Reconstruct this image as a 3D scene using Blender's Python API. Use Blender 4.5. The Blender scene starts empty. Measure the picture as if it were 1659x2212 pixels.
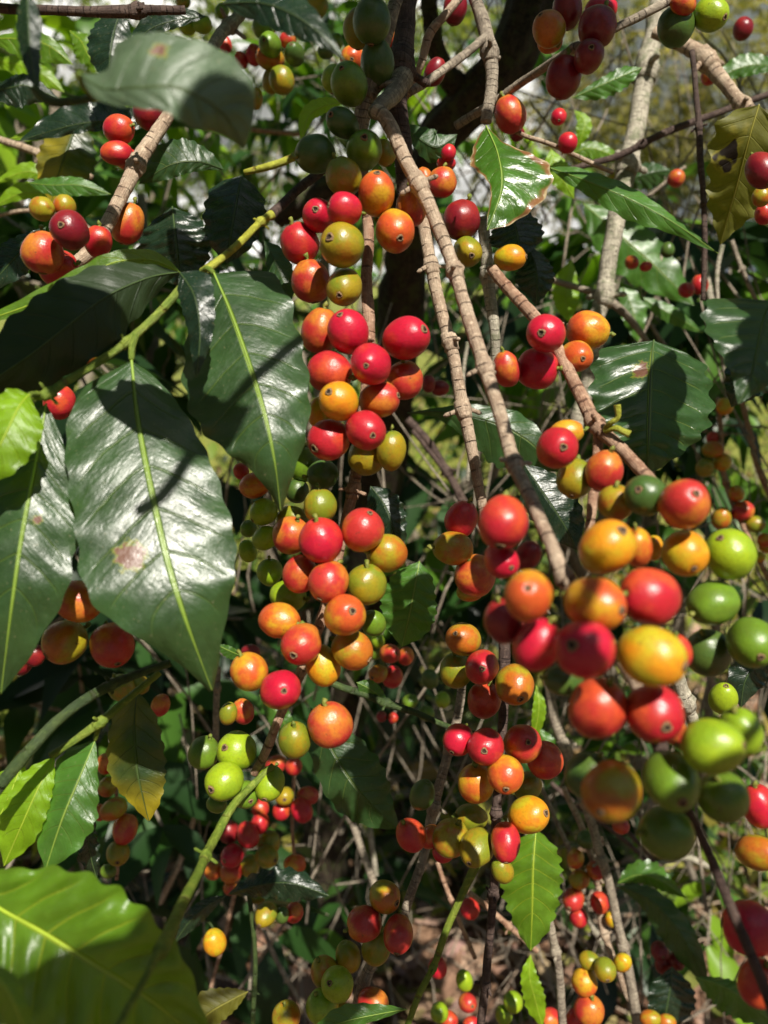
import bpy, bmesh, math, random
from mathutils import Vector, Matrix, noise as mnoise
rnd = random.Random(11)
S = bpy.context.scene
COL = S.collection

# ------------------------------------------------------------ camera, light
PITCH = math.radians(-16)
CAMZ = 1.45
FPX = 1724.0            # focal length in pixels of a 1659 x 2212 view of the place
cd = bpy.data.cameras.new('camera')
cam = bpy.data.objects.new('camera', cd)
COL.objects.link(cam)
cam.location = (0, 0, CAMZ)
cam.rotation_euler = (math.radians(90) + PITCH, 0, 0)
cd.sensor_fit = 'VERTICAL'
cd.lens = 4.44
cd.sensor_height = 4.44 * 2212 / FPX
cd.sensor_width = 4.44 * 1659 / FPX
cd.clip_start = 0.01
cd.clip_end = 500
cd.dof.use_dof = True
cd.dof.focus_distance = 0.385
cd.dof.aperture_fstop = 1.4
S.camera = cam

RIGHT = Vector((1, 0, 0))
UP = Vector((0, -math.sin(PITCH), math.cos(PITCH)))
FWD = Vector((0, math.cos(PITCH), math.sin(PITCH)))
SUN = (RIGHT * 0.24 + UP * 0.62 - FWD * 0.75).normalized()   # towards the sun

w = bpy.data.worlds.new('World')
S.world = w
w.use_nodes = True
nt = w.node_tree
sky = nt.nodes.new('ShaderNodeTexSky')
sky.sky_type = 'NISHITA'
sky.sun_disc = False
sky.sun_elevation = math.asin(SUN.z)
sky.sun_rotation = math.atan2(SUN.x, SUN.y)
sky.dust_density = 1.0
sky.air_density = 1.0
nt.links.new(sky.outputs[0], nt.nodes['Background'].inputs[0])
nt.nodes['Background'].inputs[1].default_value = 0.05
sl = bpy.data.lights.new('sun', 'SUN')
sl.energy = 5.0
sl.angle = math.radians(0.5)
sl.color = (1.0, 0.94, 0.84)
so = bpy.data.objects.new('sun', sl)
COL.objects.link(so)
so.rotation_euler = SUN.to_track_quat('Z', 'Y').to_euler()
S.view_settings.view_transform = 'Standard'
S.view_settings.look = 'None'
S.view_settings.exposure = 0.64
S.view_settings.gamma = 1.0
try:
    S.cycles.use_denoising = True
    S.cycles.max_bounces = 7
    S.cycles.transparent_max_bounces = 6
    S.cycles.caustics_reflective = False
    S.cycles.caustics_refractive = False
except Exception:
    pass


def at(x, y, d):
    """Point of the place seen at (x, y) of the 1659 x 2212 view, d metres deep."""
    return Vector((0, 0, CAMZ)) + RIGHT * ((x - 829.5) / FPX * d) - UP * ((y - 1106) / FPX * d) + FWD * d


def tag(o, label=None, cat=None, group=None, kind=None):
    if label: o['label'] = label
    if cat: o['category'] = cat
    if group: o['group'] = group
    if kind: o['kind'] = kind
    return o


def empty(name, loc):
    o = bpy.data.objects.new(name, None)
    o.empty_display_size = 0.01
    COL.objects.link(o)
    o.location = loc
    return o


def mesh_obj(name, verts, faces, mat, parent=None, loc=None, uvs=None, smooth=True, mats=None, midx=None, attr=None):
    me = bpy.data.meshes.new(name)
    me.from_pydata([tuple(v) for v in verts], [], faces)
    if uvs is not None:
        l = me.uv_layers.new(name='UVMap')
        li = [0] * len(me.loops)
        me.loops.foreach_get('vertex_index', li)
        flat = []
        for i in li:
            flat += [uvs[i][0], uvs[i][1]]
        l.data.foreach_set('uv', flat)
    if attr is not None:
        a = me.attributes.new('tint', 'FLOAT', 'POINT')
        a.data.foreach_set('value', attr)
    for m in (mats or [mat]):
        me.materials.append(m)
    if midx is not None:
        me.polygons.foreach_set('material_index', midx)
    if smooth:
        me.polygons.foreach_set('use_smooth', [True] * len(me.polygons))
    me.update()
    o = bpy.data.objects.new(name, me)
    COL.objects.link(o)
    if parent is not None: o.parent = parent
    if loc is not None: o.location = loc
    return o


# ------------------------------------------------------------ materials
class N:
    def __init__(self, name):
        self.m = bpy.data.materials.new(name)
        self.m.use_nodes = True
        self.t = self.m.node_tree
        self.t.nodes.clear()
        self.out = self.t.nodes.new('ShaderNodeOutputMaterial')
    def n(self, typ, **kw):
        nd = self.t.nodes.new('ShaderNode' + typ)
        for k, v in kw.items(): setattr(nd, k, v)
        return nd
    def set(self, sock, v):
        if isinstance(v, bpy.types.NodeSocket): self.t.links.new(v, sock)
        elif isinstance(v, (tuple, list)) and len(v) == 3 and sock.type == 'RGBA': sock.default_value = (*v, 1)
        else: sock.default_value = v
    def math(self, op, a, b=None, c=None, clamp=False):
        nd = self.n('Math', operation=op, use_clamp=clamp)
        self.set(nd.inputs[0], a)
        if b is not None: self.set(nd.inputs[1], b)
        if c is not None: self.set(nd.inputs[2], c)
        return nd.outputs[0]
    def step(self, x, lo, hi):
        nd = self.n('MapRange', interpolation_type='SMOOTHSTEP')
        self.set(nd.inputs[0], x); self.set(nd.inputs[1], lo); self.set(nd.inputs[2], hi)
        return nd.outputs[0]
    def mix(self, f, a, b):
        nd = self.n('Mix', data_type='RGBA')
        self.set(nd.inputs[0], f); self.set(nd.inputs[6], a); self.set(nd.inputs[7], b)
        return nd.outputs[2]
    def noise(self, vec, scale, detail=3, rough=.55, dims='3D', dist=0.0):
        nd = self.n('TexNoise', noise_dimensions=dims)
        self.set(nd.inputs['Scale'], scale); self.set(nd.inputs['Detail'], detail); self.set(nd.inputs['Roughness'], rough)
        self.set(nd.inputs['Distortion'], dist)
        if vec is not None: self.set(nd.inputs['W' if dims == '1D' else 'Vector'], vec)
        return nd.outputs[0]
    def pr(self, col, rough, spec=.5, bump=None, **kw):
        p = self.n('BsdfPrincipled')
        self.set(p.inputs['Base Color'], col); self.set(p.inputs['Roughness'], rough)
        self.set(p.inputs['Specular IOR Level'], spec)
        if bump is not None: self.t.links.new(bump, p.inputs['Normal'])
        for k, v in kw.items(): self.set(p.inputs[k.replace('_', ' ')], v)
        return p.outputs[0]
    def bump(self, h, strength, dist):
        b = self.n('Bump')
        self.set(b.inputs['Height'], h); b.inputs['Strength'].default_value = strength; b.inputs['Distance'].default_value = dist
        return b.outputs[0]
    def done(self, sh):
        self.t.links.new(sh, self.out.inputs['Surface'])
        return self.m


def cherry_mat(name, c1, c2, bias, blush=None, rough=.33):
    """skin of c1 running into c2 towards the stalk, uneven from fruit to fruit"""
    k = N(name)
    tc = k.n('TexCoord'); oi = k.n('ObjectInfo')
    off = k.n('VectorMath', operation='SCALE'); k.set(off.inputs[0], (13.1, 7.7, 5.3)); k.set(off.inputs['Scale'], oi.outputs['Random'])
    v = k.n('VectorMath', operation='ADD'); k.set(v.inputs[0], tc.outputs['Object']); k.set(v.inputs[1], off.outputs[0])
    vec = v.outputs[0]
    big = k.noise(vec, .9, 2, .5)
    sep = k.n('SeparateXYZ'); k.set(sep.inputs[0], tc.outputs['Object'])
    f = k.math('MULTIPLY_ADD', big, 2.6, -1.3 + bias)
    f = k.math('ADD', f, k.math('MULTIPLY', sep.outputs['Z'], -.34))
    f = k.math('ADD', f, k.math('MULTIPLY_ADD', oi.outputs['Random'], .36, -.18))
    col = k.mix(k.step(f, .12, .88), c1, c2)
    if blush:
        b = k.noise(vec, 1.3, 3, .6)
        col = k.mix(k.math('MULTIPLY', k.step(b, .52, .68), .55), col, blush)
    mott = k.noise(vec, 7, 4, .6)
    col = k.mix(k.math('MULTIPLY', k.step(mott, .42, .70), .30), col, tuple(x * .45 for x in c1))
    # pale lenticels and a few dark scars
    vo = k.n('TexVoronoi'); k.set(vo.inputs['Vector'], vec); vo.inputs['Scale'].default_value = 5
    spk = k.math('SUBTRACT', 1.0, k.step(vo.outputs[0], .025, .06))
    col = k.mix(k.math('MULTIPLY', spk, .2), col, (.42, .30, .16))
    sc = k.noise(vec, 3.1, 5, .7)
    col = k.mix(k.math('MULTIPLY', k.step(sc, .64, .70), .75), col, (.07, .04, .02))
    fine = k.noise(vec, 9, 3, .5)
    bmp = k.bump(k.math('ADD', fine, k.math('MULTIPLY', mott, .4)), .08, .05)
    rg = k.math('MULTIPLY_ADD', mott, .24, k.math('MULTIPLY_ADD', big, .16, rough - .19))
    return k.done(k.pr(col, rg, .5, bmp, Subsurface_Weight=.10, Subsurface_Radius=(.004, .0015, .0006), Subsurface_Scale=.35))


CH = {  # colour class: (word, material)
 'crimson': ('bright red', cherry_mat('crimson_skin', (0.456, 0.009, 0.031), (0.479, 0.030, 0.020), .32)),
 'red': ('red', cherry_mat('red_skin', (0.410, 0.014, 0.024), (0.502, 0.068, 0.020), .38)),
 'maroon': ('dark red', cherry_mat('maroon_skin', (0.171, 0.007, 0.015), (0.251, 0.014, 0.013), .4)),
 'ored': ('orange-red', cherry_mat('orange_red_skin', (.43, .028, .024), (.50, .17, .020), .42, (.40, .025, .02))),
 'orange': ('orange', cherry_mat('orange_skin', (.52, .085, .018), (.52, .30, .016), .46, (.44, .04, .02))),
 'yellow': ('yellow', cherry_mat('yellow_skin', (.60, .24, .010), (.44, .37, .016), .5, (.56, .12, .012))),
 'ochre': ('yellow-brown', cherry_mat('ochre_skin', (.42, .12, .012), (.30, .26, .014), .5, (.38, .06, .014))),
 'olive': ('olive-green', cherry_mat('olive_skin', (0.296, 0.217, 0.011), (0.171, 0.205, 0.013), .5, (0.342, 0.137, 0.011))),
 'lime': ('lime-green', cherry_mat('lime_skin', (0.274, 0.376, 0.013), (0.194, 0.308, 0.013), .5)),
 'green': ('green', cherry_mat('green_skin', (.125, .225, .015), (.10, .165, .015), .5)),
 'dgreen': ('dark green', cherry_mat('dark_green_skin', (0.051, 0.103, 0.020), (0.068, 0.114, 0.018), .5)),
}


def plain(name, c1, c2, scale, rough=.6, bump=.3, dist=.001, spec=.3):
    k = N(name); tc = k.n('TexCoord')
    h = k.noise(tc.outputs['Object'], scale, 5, .6)
    return k.done(k.pr(k.mix(k.step(h, .35, .65), c1, c2), rough, spec, k.bump(h, bump, dist)))


EYE_RING = plain('calyx_rim_brown', (.16, .09, .045), (.28, .18, .09), 6, .7, .4, .05)
EYE_DARK = plain('calyx_dark_brown', (.018, .011, .008), (.05, .03, .018), 6, .8, .4, .05)
STALK = plain('stalk_green', (.10, .16, .02), (.20, .20, .04), 5, .55, .2, .05)


def leaf_mat(name, top, under, trans, vein=(.20, .27, .05), tfac=.3, rough=.34, spots=None, edge=None, vstr=.35, yellow=None):
    k = N(name); tc = k.n('TexCoord'); geo = k.n('NewGeometry'); oi = k.n('ObjectInfo')
    sp = k.n('SeparateXYZ'); k.set(sp.inputs[0], tc.outputs['UV'])
    u = sp.outputs[0]
    av = k.math('ABSOLUTE', k.math('MULTIPLY_ADD', sp.outputs[1], 2.0, -1.0))
    P = tc.outputs['Object']
    big = k.noise(P, 45, 3, .55)
    med = k.noise(P, 260, 4, .6)
    wob = k.math('MULTIPLY_ADD', big, .25, -.12)
    ph = k.math('FRACT', k.math('ADD', k.math('ADD', k.math('MULTIPLY', u, 8.5), k.math('MULTIPLY', k.math('POWER', av, 1.3), -1.25)), wob))
    tri = k.math('ABSOLUTE', k.math('MULTIPLY_ADD', ph, 2.0, -1.0))
    lat = k.math('MULTIPLY', k.step(tri, .90, .985), k.math('SUBTRACT', 1.0, k.step(av, .65, .92)))
    lat = k.math('MULTIPLY', lat, k.math('MULTIPLY', k.step(u, .04, .12), k.math('SUBTRACT', 1.0, k.step(u, .70, .86))))
    mid = k.math('SUBTRACT', 1.0, k.step(av, .02, .05))
    vm = k.math('MAXIMUM', k.math('MULTIPLY', lat, vstr), k.math('MULTIPLY', mid, .8))
    var = k.mix(k.step(big, .35, .68), tuple(c * .72 for c in top), tuple(c * 1.3 for c in top))
    var = k.mix(k.math('MULTIPLY', k.step(med, .42, .75), .22), var, tuple(min(1, c * 2.0 + .01) for c in top))
    var = k.mix(k.math('MULTIPLY_ADD', oi.outputs['Random'], .3, 0.), var, tuple(c * .7 for c in top))
    if yellow:
        yl = k.step(k.math('ADD', k.noise(P, 30, 2), k.math('MULTIPLY', u, yellow[1])), .55, .9)
        var = k.mix(yl, var, yellow[0])
    tcol = k.mix(vm, var, vein)
    ucol = k.mix(k.math('MULTIPLY', vm, .8), under, tuple(min(1, c * 1.7) for c in under))
    tr = k.mix(k.math('MULTIPLY', vm, .5), trans, tuple(c * .55 for c in trans))
    if yellow: tr = k.mix(yl, tr, tuple(min(1, c * 2) for c in yellow[0]))
    # dust and small blemishes
    dn = k.noise(P, 900, 2, .5)
    tcol = k.mix(k.math('MULTIPLY', k.step(dn, .66, .74), .35), tcol, (.25, .22, .12))
    if edge:
        e = k.step(k.math('ADD', av, k.math('MULTIPLY_ADD', k.noise(P, 90, 3), .5, -.25)), .80, .92)
        e2 = k.step(k.math('ADD', av, k.math('MULTIPLY_ADD', k.noise(P, 130, 3), .3, -.15)), .93, 1.0)
        ec = k.mix(e2, edge, (.48, .38, .20))
        tcol = k.mix(e, tcol, ec); ucol = k.mix(e, ucol, ec); tr = k.mix(e, tr, tuple(c * .6 for c in edge))
    if spots:
        sn = k.noise(P, spots[1], 3, .55)
        halo = k.step(sn, spots[2] - .05, spots[2]); core = k.step(sn, spots[2], spots[2] + .025)
        tcol = k.mix(k.math('MULTIPLY', halo, .8), tcol, (.28, .24, .02)); tcol = k.mix(core, tcol, spots[0])
        tr = k.mix(core, tr, tuple(c * .5 for c in spots[0]))
    sc = k.n('Attribute', attribute_name='tint').outputs['Fac']
    scn = k.math('ADD', sc, k.math('MULTIPLY_ADD', k.noise(P, 330, 4, .7), 1.5, -.85))
    sh_, sk_ = k.math('MULTIPLY', k.step(scn, .10, .3), k.step(sc, .02, .06)), k.math('MULTIPLY', k.step(scn, .26, .36), k.step(sc, .02, .06))
    tcol = k.mix(k.math('MULTIPLY', sh_, .85), tcol, (.22, .24, .02)); tcol = k.mix(sk_, tcol, (.15, .065, .04))
    stv = k.n('CombineXYZ'); k.set(stv.inputs[0], k.math('MULTIPLY_ADD', av, -7., k.math('MULTIPLY', u, 46.))); k.set(stv.inputs[1], k.math('MULTIPLY', sp.outputs[1], 7.)); k.set(stv.inputs[2], k.math('MULTIPLY', oi.outputs['Random'], 30.))
    streak = k.noise(stv.outputs[0], 1., 3, .6)
    med = k.math('ADD', med, k.math('MULTIPLY_ADD', streak, 1.1, -.55))
    h = k.math('ADD', k.math('MULTIPLY', med, .42), k.math('MULTIPLY', k.math('MAXIMUM', lat, mid), -.8))
    h = k.math('ADD', h, k.math('MULTIPLY', big, .6))
    bmp = k.bump(h, .6, .001)
    back = geo.outputs['Backfacing']
    rg = k.math('ADD', k.math('MULTIPLY_ADD', med, .22, rough - .1), k.math('MULTIPLY', back, .2))
    sh = k.pr(k.mix(back, tcol, ucol), rg, k.math('MULTIPLY_ADD', back, -.3, .65), bmp)
    tl = k.n('BsdfTranslucent'); k.set(tl.inputs[0], tr); k.t.links.new(bmp, tl.inputs['Normal'])
    mx = k.n('MixShader'); mx.inputs[0].default_value = tfac
    k.t.links.new(sh, mx.inputs[1]); k.t.links.new(tl.outputs[0], mx.inputs[2])
    return k.done(mx.outputs[0])


LF = {
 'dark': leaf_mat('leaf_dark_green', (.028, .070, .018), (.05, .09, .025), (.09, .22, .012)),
 'deep': leaf_mat('leaf_shaded_green', (.011, .026, .012), (.022, .038, .014), (.05, .12, .01), (.05, .09, .03), .2, .27),  # darker leaf green for shaded leaves; their shade is put into the colour
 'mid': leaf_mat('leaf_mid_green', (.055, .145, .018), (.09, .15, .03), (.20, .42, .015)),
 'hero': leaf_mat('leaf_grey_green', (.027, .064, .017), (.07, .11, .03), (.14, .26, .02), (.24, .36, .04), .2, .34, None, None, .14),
 'sheen': leaf_mat('leaf_sheen_green', (.075, .115, .06), (.08, .12, .05), (.14, .26, .03), (.16, .22, .09), .2, .42, None, None, .12),  # paler and greyer green; the leaf's sheen is put into its colour
 'lime': leaf_mat('leaf_lime', (.20, .36, .010), (.24, .38, .02), (.42, .70, .015), (.38, .50, .03), .45, .38),  # base colour raised to lime to stand for backlit glow
 'young': leaf_mat('leaf_young_green', (.095, .20, .012), (.14, .22, .015), (.34, .55, .012), (.36, .44, .03), .4, .33, None, None, .7),  # yellow-green young leaf, lightened further to stand for its sunlit glow
 'spotted': leaf_mat('leaf_yellowing_spotted', (.12, .12, .010), (.17, .17, .015), (.34, .32, .012), (.26, .24, .03), .42, .6, ((.02, .012, .006), 38, .70)),
 'edged': leaf_mat('leaf_brown_edged', (.055, .15, .016), (.1, .17, .03), (.26, .50, .02), (.24, .36, .08), .35, .24, None, (.26, .12, .045)),
 'tipped': leaf_mat('leaf_yellow_tipped', (.020, .045, .014), (.05, .08, .02), (.12, .22, .01), (.08, .13, .03), .3, .36, ((.10, .03, .008), 26, .72), None, .3, ((.30, .24, .012), .45)),
}


def bark_mat(name, c1, c2, crack, moss=None, rings=300., rough=.75):
    k = N(name); tc = k.n('TexCoord'); P = tc.outputs['Object']
    sp = k.n('SeparateXYZ'); k.set(sp.inputs[0], tc.outputs['UV'])
    n1 = k.noise(P, 120, 5, .65); n2 = k.noise(P, 500, 4, .6)
    st = k.n('CombineXYZ'); k.set(st.inputs[0], k.math('MULTIPLY', sp.outputs[0], 60.)); k.set(st.inputs[1], k.math('MULTIPLY', sp.outputs[1], 26.))
    fib = k.noise(st.outputs[0], 1.0, 4, .65)
    col = k.mix(k.step(n1, .34, .66), c1, c2)
    col = k.mix(k.math('MULTIPLY', k.step(fib, .46, .66), .7), col, tuple(c * .35 for c in c1))
    col = k.mix(k.math('MULTIPLY', k.step(n2, .5, .72), .55), col, tuple(min(1, c * 1.6) for c in c2))
    vo = k.n('TexVoronoi', voronoi_dimensions='1D', feature='DISTANCE_TO_EDGE')
    k.set(vo.inputs['W'], k.math('ADD', sp.outputs[0], k.math('MULTIPLY', n1, .0035))); vo.inputs['Scale'].default_value = rings
    ck = k.math('SUBTRACT', 1.0, k.step(vo.outputs[0], .02, .085))
    ck = k.math('MULTIPLY', ck, k.step(k.noise(P, 170, 2), .40, .58))
    col = k.mix(k.math('MULTIPLY', ck, .65), col, crack)
    if moss:
        col = k.mix(k.math('MULTIPLY', k.step(k.noise(P, 70, 4, .65), .5, .62), .85), col, moss)
    h = k.math('ADD', k.math('ADD', k.math('MULTIPLY', fib, -.7), n2), k.math('MULTIPLY', ck, -1.2))
    return k.done(k.pr(col, rough, .25, k.bump(h, .9, .0008)))


BK = {
 'tan': bark_mat('bark_tan', (.30, .21, .145), (.46, .36, .26), (.05, .03, .02), None, 150.),
 'pink': bark_mat('bark_pink_brown', (.27, .145, .09), (.42, .28, .19), (.07, .03, .02), None, 120.),
 'grey': bark_mat('bark_grey', (.18, .145, .11), (.34, .29, .22), (.035, .025, .018)),
 'pale': bark_mat('bark_pale_lichen', (.27, .24, .185), (.45, .41, .32), (.05, .04, .03), (.16, .17, .10), 220.),
 'dark': bark_mat('bark_dark', (.055, .035, .03), (.11, .075, .06), (.015, .01, .01)),
 'mossy': bark_mat('bark_mossy', (.020, .015, .010), (.050, .037, .024), (.012, .01, .008), (.05, .058, .02), 90.),
 'green': bark_mat('bark_green_stem', (.12, .19, .022), (.20, .25, .035), (.14, .10, .03), None, 60., .5),
 'ygreen': bark_mat('bark_yellow_green_stem', (.30, .30, .03), (.38, .40, .05), (.16, .08, .03), None, 60., .5),
 'dgreen': bark_mat('bark_dark_green_stem', (.035, .06, .02), (.06, .09, .025), (.03, .03, .015), None, 60., .5),
}


# ------------------------------------------------------------ curve helpers
def cr(pts, n):
    """Catmull-Rom through pts (tuples of equal length), n samples"""
    p = [pts[0]] + list(pts) + [pts[-1]]
    m = len(pts) - 1
    out = []
    for i in range(n):
        s = i / (n - 1) * m
        k = min(int(s), m - 1); t = s - k
        a, b, c, d = p[k], p[k + 1], p[k + 2], p[k + 3]
        out.append(tuple(.5 * (2 * b[j] + (c[j] - a[j]) * t + (2 * a[j] - 5 * b[j] + 4 * c[j] - d[j]) * t * t + (3 * b[j] - a[j] - 3 * c[j] + d[j]) * t ** 3) for j in range(len(b))))
    return out


def tube(pts, radii, sides=12, rough=.0, seed=0, cap=True):
    """verts, faces, uvs of a tube (uv = metres along, turn)"""
    V, F, U = [], [], []
    n = len(pts)
    nrm = None; L = 0
    for i in range(n):
        t = (pts[min(i + 1, n - 1)] - pts[max(i - 1, 0)]).normalized()
        if nrm is None:
            nrm = t.orthogonal().normalized()
        nrm = (nrm - t * nrm.dot(t)).normalized()
        b = t.cross(nrm)
        if i: L += (pts[i] - pts[i - 1]).length
        for j in range(sides):
            a = 2 * math.pi * j / sides
            r = radii[i]
            if rough:
                q = Vector((math.cos(a) * 2, math.sin(a) * 2, L / max(r, 1e-4) * .7 + seed * 7.3))
                r *= 1 + rough * mnoise.noise(q) + rough * .5 * mnoise.noise(q * 3.1)
            V.append(pts[i] + (nrm * math.cos(a) + b * math.sin(a)) * r)
            U.append((L, 1 - abs(2 * j / sides - 1)))
    for i in range(n - 1):
        for j in range(sides):
            k = (j + 1) % sides
            F.append((i * sides + j, i * sides + k, (i + 1) * sides + k, (i + 1) * sides + j))
    if cap:
        F.append(tuple(range(sides))[::-1]); F.append(tuple((n - 1) * sides + j for j in range(sides)))
    return V, F, U


# ------------------------------------------------------------ builders
HERO, HLEAF = [], []      # lit cherries and leaves the overhead leaves must not shade
def branch(label, pts, r, mat='tan', nodes=(), name='coffee_branch', sides=14, rough=.10, stubs=2, kink=.25, seed=None, cat='branch', group='coffee branches'):
    """pts: (x, y, depth mm); r: radius in view pixels, one or one per point; nodes: places 0..1 of the swollen joints"""
    sd = seed if seed is not None else int(pts[0][0] * 3 + pts[0][1])
    q = random.Random(sd)
    rr = r if isinstance(r, (list, tuple)) else [r] * len(pts)
    sm = cr([(*p, a) for p, a in zip(pts, rr)], max(24, 12 * len(pts)))
    P = [at(x, y, d / 1000) for x, y, d, a in sm]
    R = [a * d / 1000 / FPX for x, y, d, a in sm]
    rad = max(R)
    P = [p + Vector((mnoise.noise(p * 40 + Vector((sd, 0, 0))), mnoise.noise(p * 40 + Vector((0, sd, 0))), mnoise.noise(p * 40 + Vector((0, 0, sd))))) * rad * kink for p in P]
    for t in nodes:
        k = t * (len(P) - 1)
        for i in range(len(P)):
            R[i] *= 1 + .16 * math.exp(-((i - k) / 1.1) ** 2)
    o0 = P[0].copy()
    V, F, U = tube([p - o0 for p in P], R, sides, rough, sd % 17)
    o = mesh_obj(name, V, F, BK[mat], None, o0, U)
    tag(o, label, cat, group)
    for t in nodes:
        k = t * (len(P) - 1); i = min(int(k), len(P) - 2)
        c = P[i].lerp(P[i + 1], k - i); dr = (P[i + 1] - P[i]).normalized(); rb = R[i]
        vv, ff, uu = [], [], []
        prof = [(-1.3, 1.0), (-.8, 1.06), (-.35, 1.17), (.1, 1.26), (.4, 1.12), (.8, 1.03), (1.3, .99)]
        pv, pf, pu = tube([c - o0 + dr * rb * a for a, b in prof], [rb * b for a, b in prof], sides, .22, q.random() * 9)
        vv += pv; ff += pf; uu += pu
        a0 = q.random() * 6.28
        for s in range(stubs):
            side = dr.orthogonal().normalized()
            side.rotate(Matrix.Rotation(a0 + s * math.pi + q.uniform(-.5, .5), 3, dr))
            g = (side + dr * q.uniform(-.2, .6)).normalized()
            ln = rb * q.uniform(1.3, 2.1); b0 = c - o0 + side * rb * .8
            sv, sf, su = tube([b0, b0 + g * ln * .45, b0 + g * ln * .8, b0 + g * ln], [rb * .38, rb * .30, rb * .34, rb * .12], 7, .25, s)
            m = len(vv)
            vv += sv; ff += [tuple(x + m for x in f) for f in sf]; uu += su
        mesh_obj('node', vv, ff, BK[mat], o, (0, 0, 0), uu)
    return o


PROF = [(0, .0), (.04, .16), (.12, .46), (.22, .74), (.34, .94), (.46, 1.0), (.58, .95), (.70, .78), (.80, .55), (.88, .32), (.94, .15), (1, .0)]


def prof(t):
    for (a, x), (b, y) in zip(PROF, PROF[1:]):
        if t <= b:
            return x + (y - x) * (t - a) / (b - a)
    return 0.


def width(wd, t):
    if not isinstance(wd, (list, tuple)): return wd * prof(t)
    s = t * (len(wd) - 1); k = min(int(s), len(wd) - 2); f = s - k
    g = lambda i: wd[max(0, min(len(wd) - 1, i))]
    a, b, c, d = g(k - 1), g(k), g(k + 1), g(k + 2)
    return max(0, .5 * (2 * b + (c - a) * f + (2 * a - 5 * b + 4 * c - d) * f * f + (3 * b - a - 3 * c + d) * f ** 3))


def leaf(label, pts, wl, wr, mat='dark', roll=(15, 15), under=False, ripple=1., quilt=1., nu=44, nv=9, pet=None, cup=0., group='coffee leaves', cat='leaf', parts=True, seed=None, petmat='green', hero=False, scars=()):
    """pts: midrib from stalk to tip (x, y, depth mm); wl, wr: widths in view pixels left and right of the midrib seen
    along it from the stalk; roll: degrees by which each half turns away"""
    sd = seed if seed is not None else int(pts[0][0] * 7 + pts[0][1] * 3 + pts[-1][0])
    q = random.Random(sd)
    sp = cr(pts, nu)
    V, U, A = [], [], []
    f1, f2, p1, p2 = q.uniform(4.0, 6.5), q.uniform(7.5, 11), q.random() * 6.28, q.random() * 6.28
    mids = []
    wm = max([width(wl, i / 40) for i in range(41)] + [width(wr, i / 40) for i in range(41)])
    dm = sum(p[2] for p in pts) / len(pts) / 1000
    wmm = wm * dm / FPX
    for i in range(nu):
        u = i / (nu - 1)
        x, y, d = sp[i]
        x0, y0, _ = sp[max(0, i - 1)]; x1, y1, _ = sp[min(nu - 1, i + 1)]
        tx, ty = x1 - x0, y1 - y0
        ln = math.hypot(tx, ty) or 1
        nx, ny = -ty / ln, tx / ln            # image-left of a leaf hanging down is -n
        nx, ny = ty / ln, -tx / ln
        d /= 1000
        mids.append((x, y, d))
        for j in range(-nv, nv + 1):
            v = j / nv
            wd = width(wr if v > 0 else wl, u)
            rl = math.tan(math.radians(roll[1] if v > 0 else roll[0]))
            a = abs(v)
            edge = 1 + .055 * ripple * a ** 3 * math.sin(f2 * 6.28 * u + (p1 if v > 0 else p2))
            off = wd * a * edge * (1 if v > 0 else -1)
            dd = d + abs(off) / FPX * d * rl + cup * a * a * wmm
            dd += ripple * .085 * wmm * a ** 2.4 * math.sin(f1 * 6.28 * u + (p2 if v > 0 else p1)) * min(1, wd / (wm * .5 + 1e-6))
            ph = (u * 8.5 - 1.25 * a ** 1.3) % 1.0
            dd -= quilt * .045 * wmm * (math.sin(math.pi * ph) - .5) * min(1, a * 3) * (1 - a ** 4) * min(1, wd / (wm * .5 + 1e-6))
            px, py = x + nx * off, y + ny * off
            V.append(at(px, py, dd)); U.append((u, .5 + .5 * v))
            A.append(max([0.] + [1 - math.hypot(px - a_, (py - b_) * 1.1) / (r_ * 1.8) for a_, b_, r_ in scars]))
    W = 2 * nv + 1
    F = []
    for i in range(nu - 1):
        for j in range(W - 1):
            F.append((i * W + j, i * W + j + 1, (i + 1) * W + j + 1, (i + 1) * W + j))
    if hero:
        for i in range(0, nu, 6):
            for j in range(0, W, 5): HERO.append(V[i * W + j]); HLEAF.append(V[i * W + j])
    ic = (nu // 2) * W + nv
    nn = (V[ic + 1] - V[ic]).cross(V[ic + W] - V[ic])
    face = nn.dot(Vector((0, 0, CAMZ)) - V[ic]) > 0
    if face == under: F = [f[::-1] for f in F]
    o0 = at(*mids[0])
    root = empty('coffee_leaf', o0)
    tag(root, label, cat, group)
    blade = mesh_obj('blade', [v - o0 for v in V], F, LF[mat], root, (0, 0, 0), U, attr=A)
    if parts:
        n3 = nn.normalized() * (1 if face else -1)
        mp = []; mr = []
        for i in range(nu):
            u = i / (nu - 1)
            mp.append(V[i * W + nv] - o0 + n3 * wmm * .003); mr.append(max(.00018, wmm * (.015 * (1 - u) + .003)))
        tv, tf, tu = tube(mp, mr, 8)
        mesh_obj('midrib', tv, tf, MIDRIB[mat], blade, (0, 0, 0), tu)
        if pet:
            pp = cr([(mids[0][0], mids[0][1], mids[0][2] * 1000)] + list(pet), 14)
            P = [at(x, y, d / 1000) - o0 for x, y, d in pp]
            r0 = max(.0009, wmm * .035)
            tv, tf, tu = tube(P, [r0 * (1 + .5 * i / 13) for i in range(14)], 9, .05)
            mesh_obj('petiole', tv, tf, BK[petmat], root, (0, 0, 0), tu)
    return root


def rib_mat(name, c):
    return plain(name, tuple(x * .8 for x in c), c, 60, .45, .15, .0003, .4)


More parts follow.
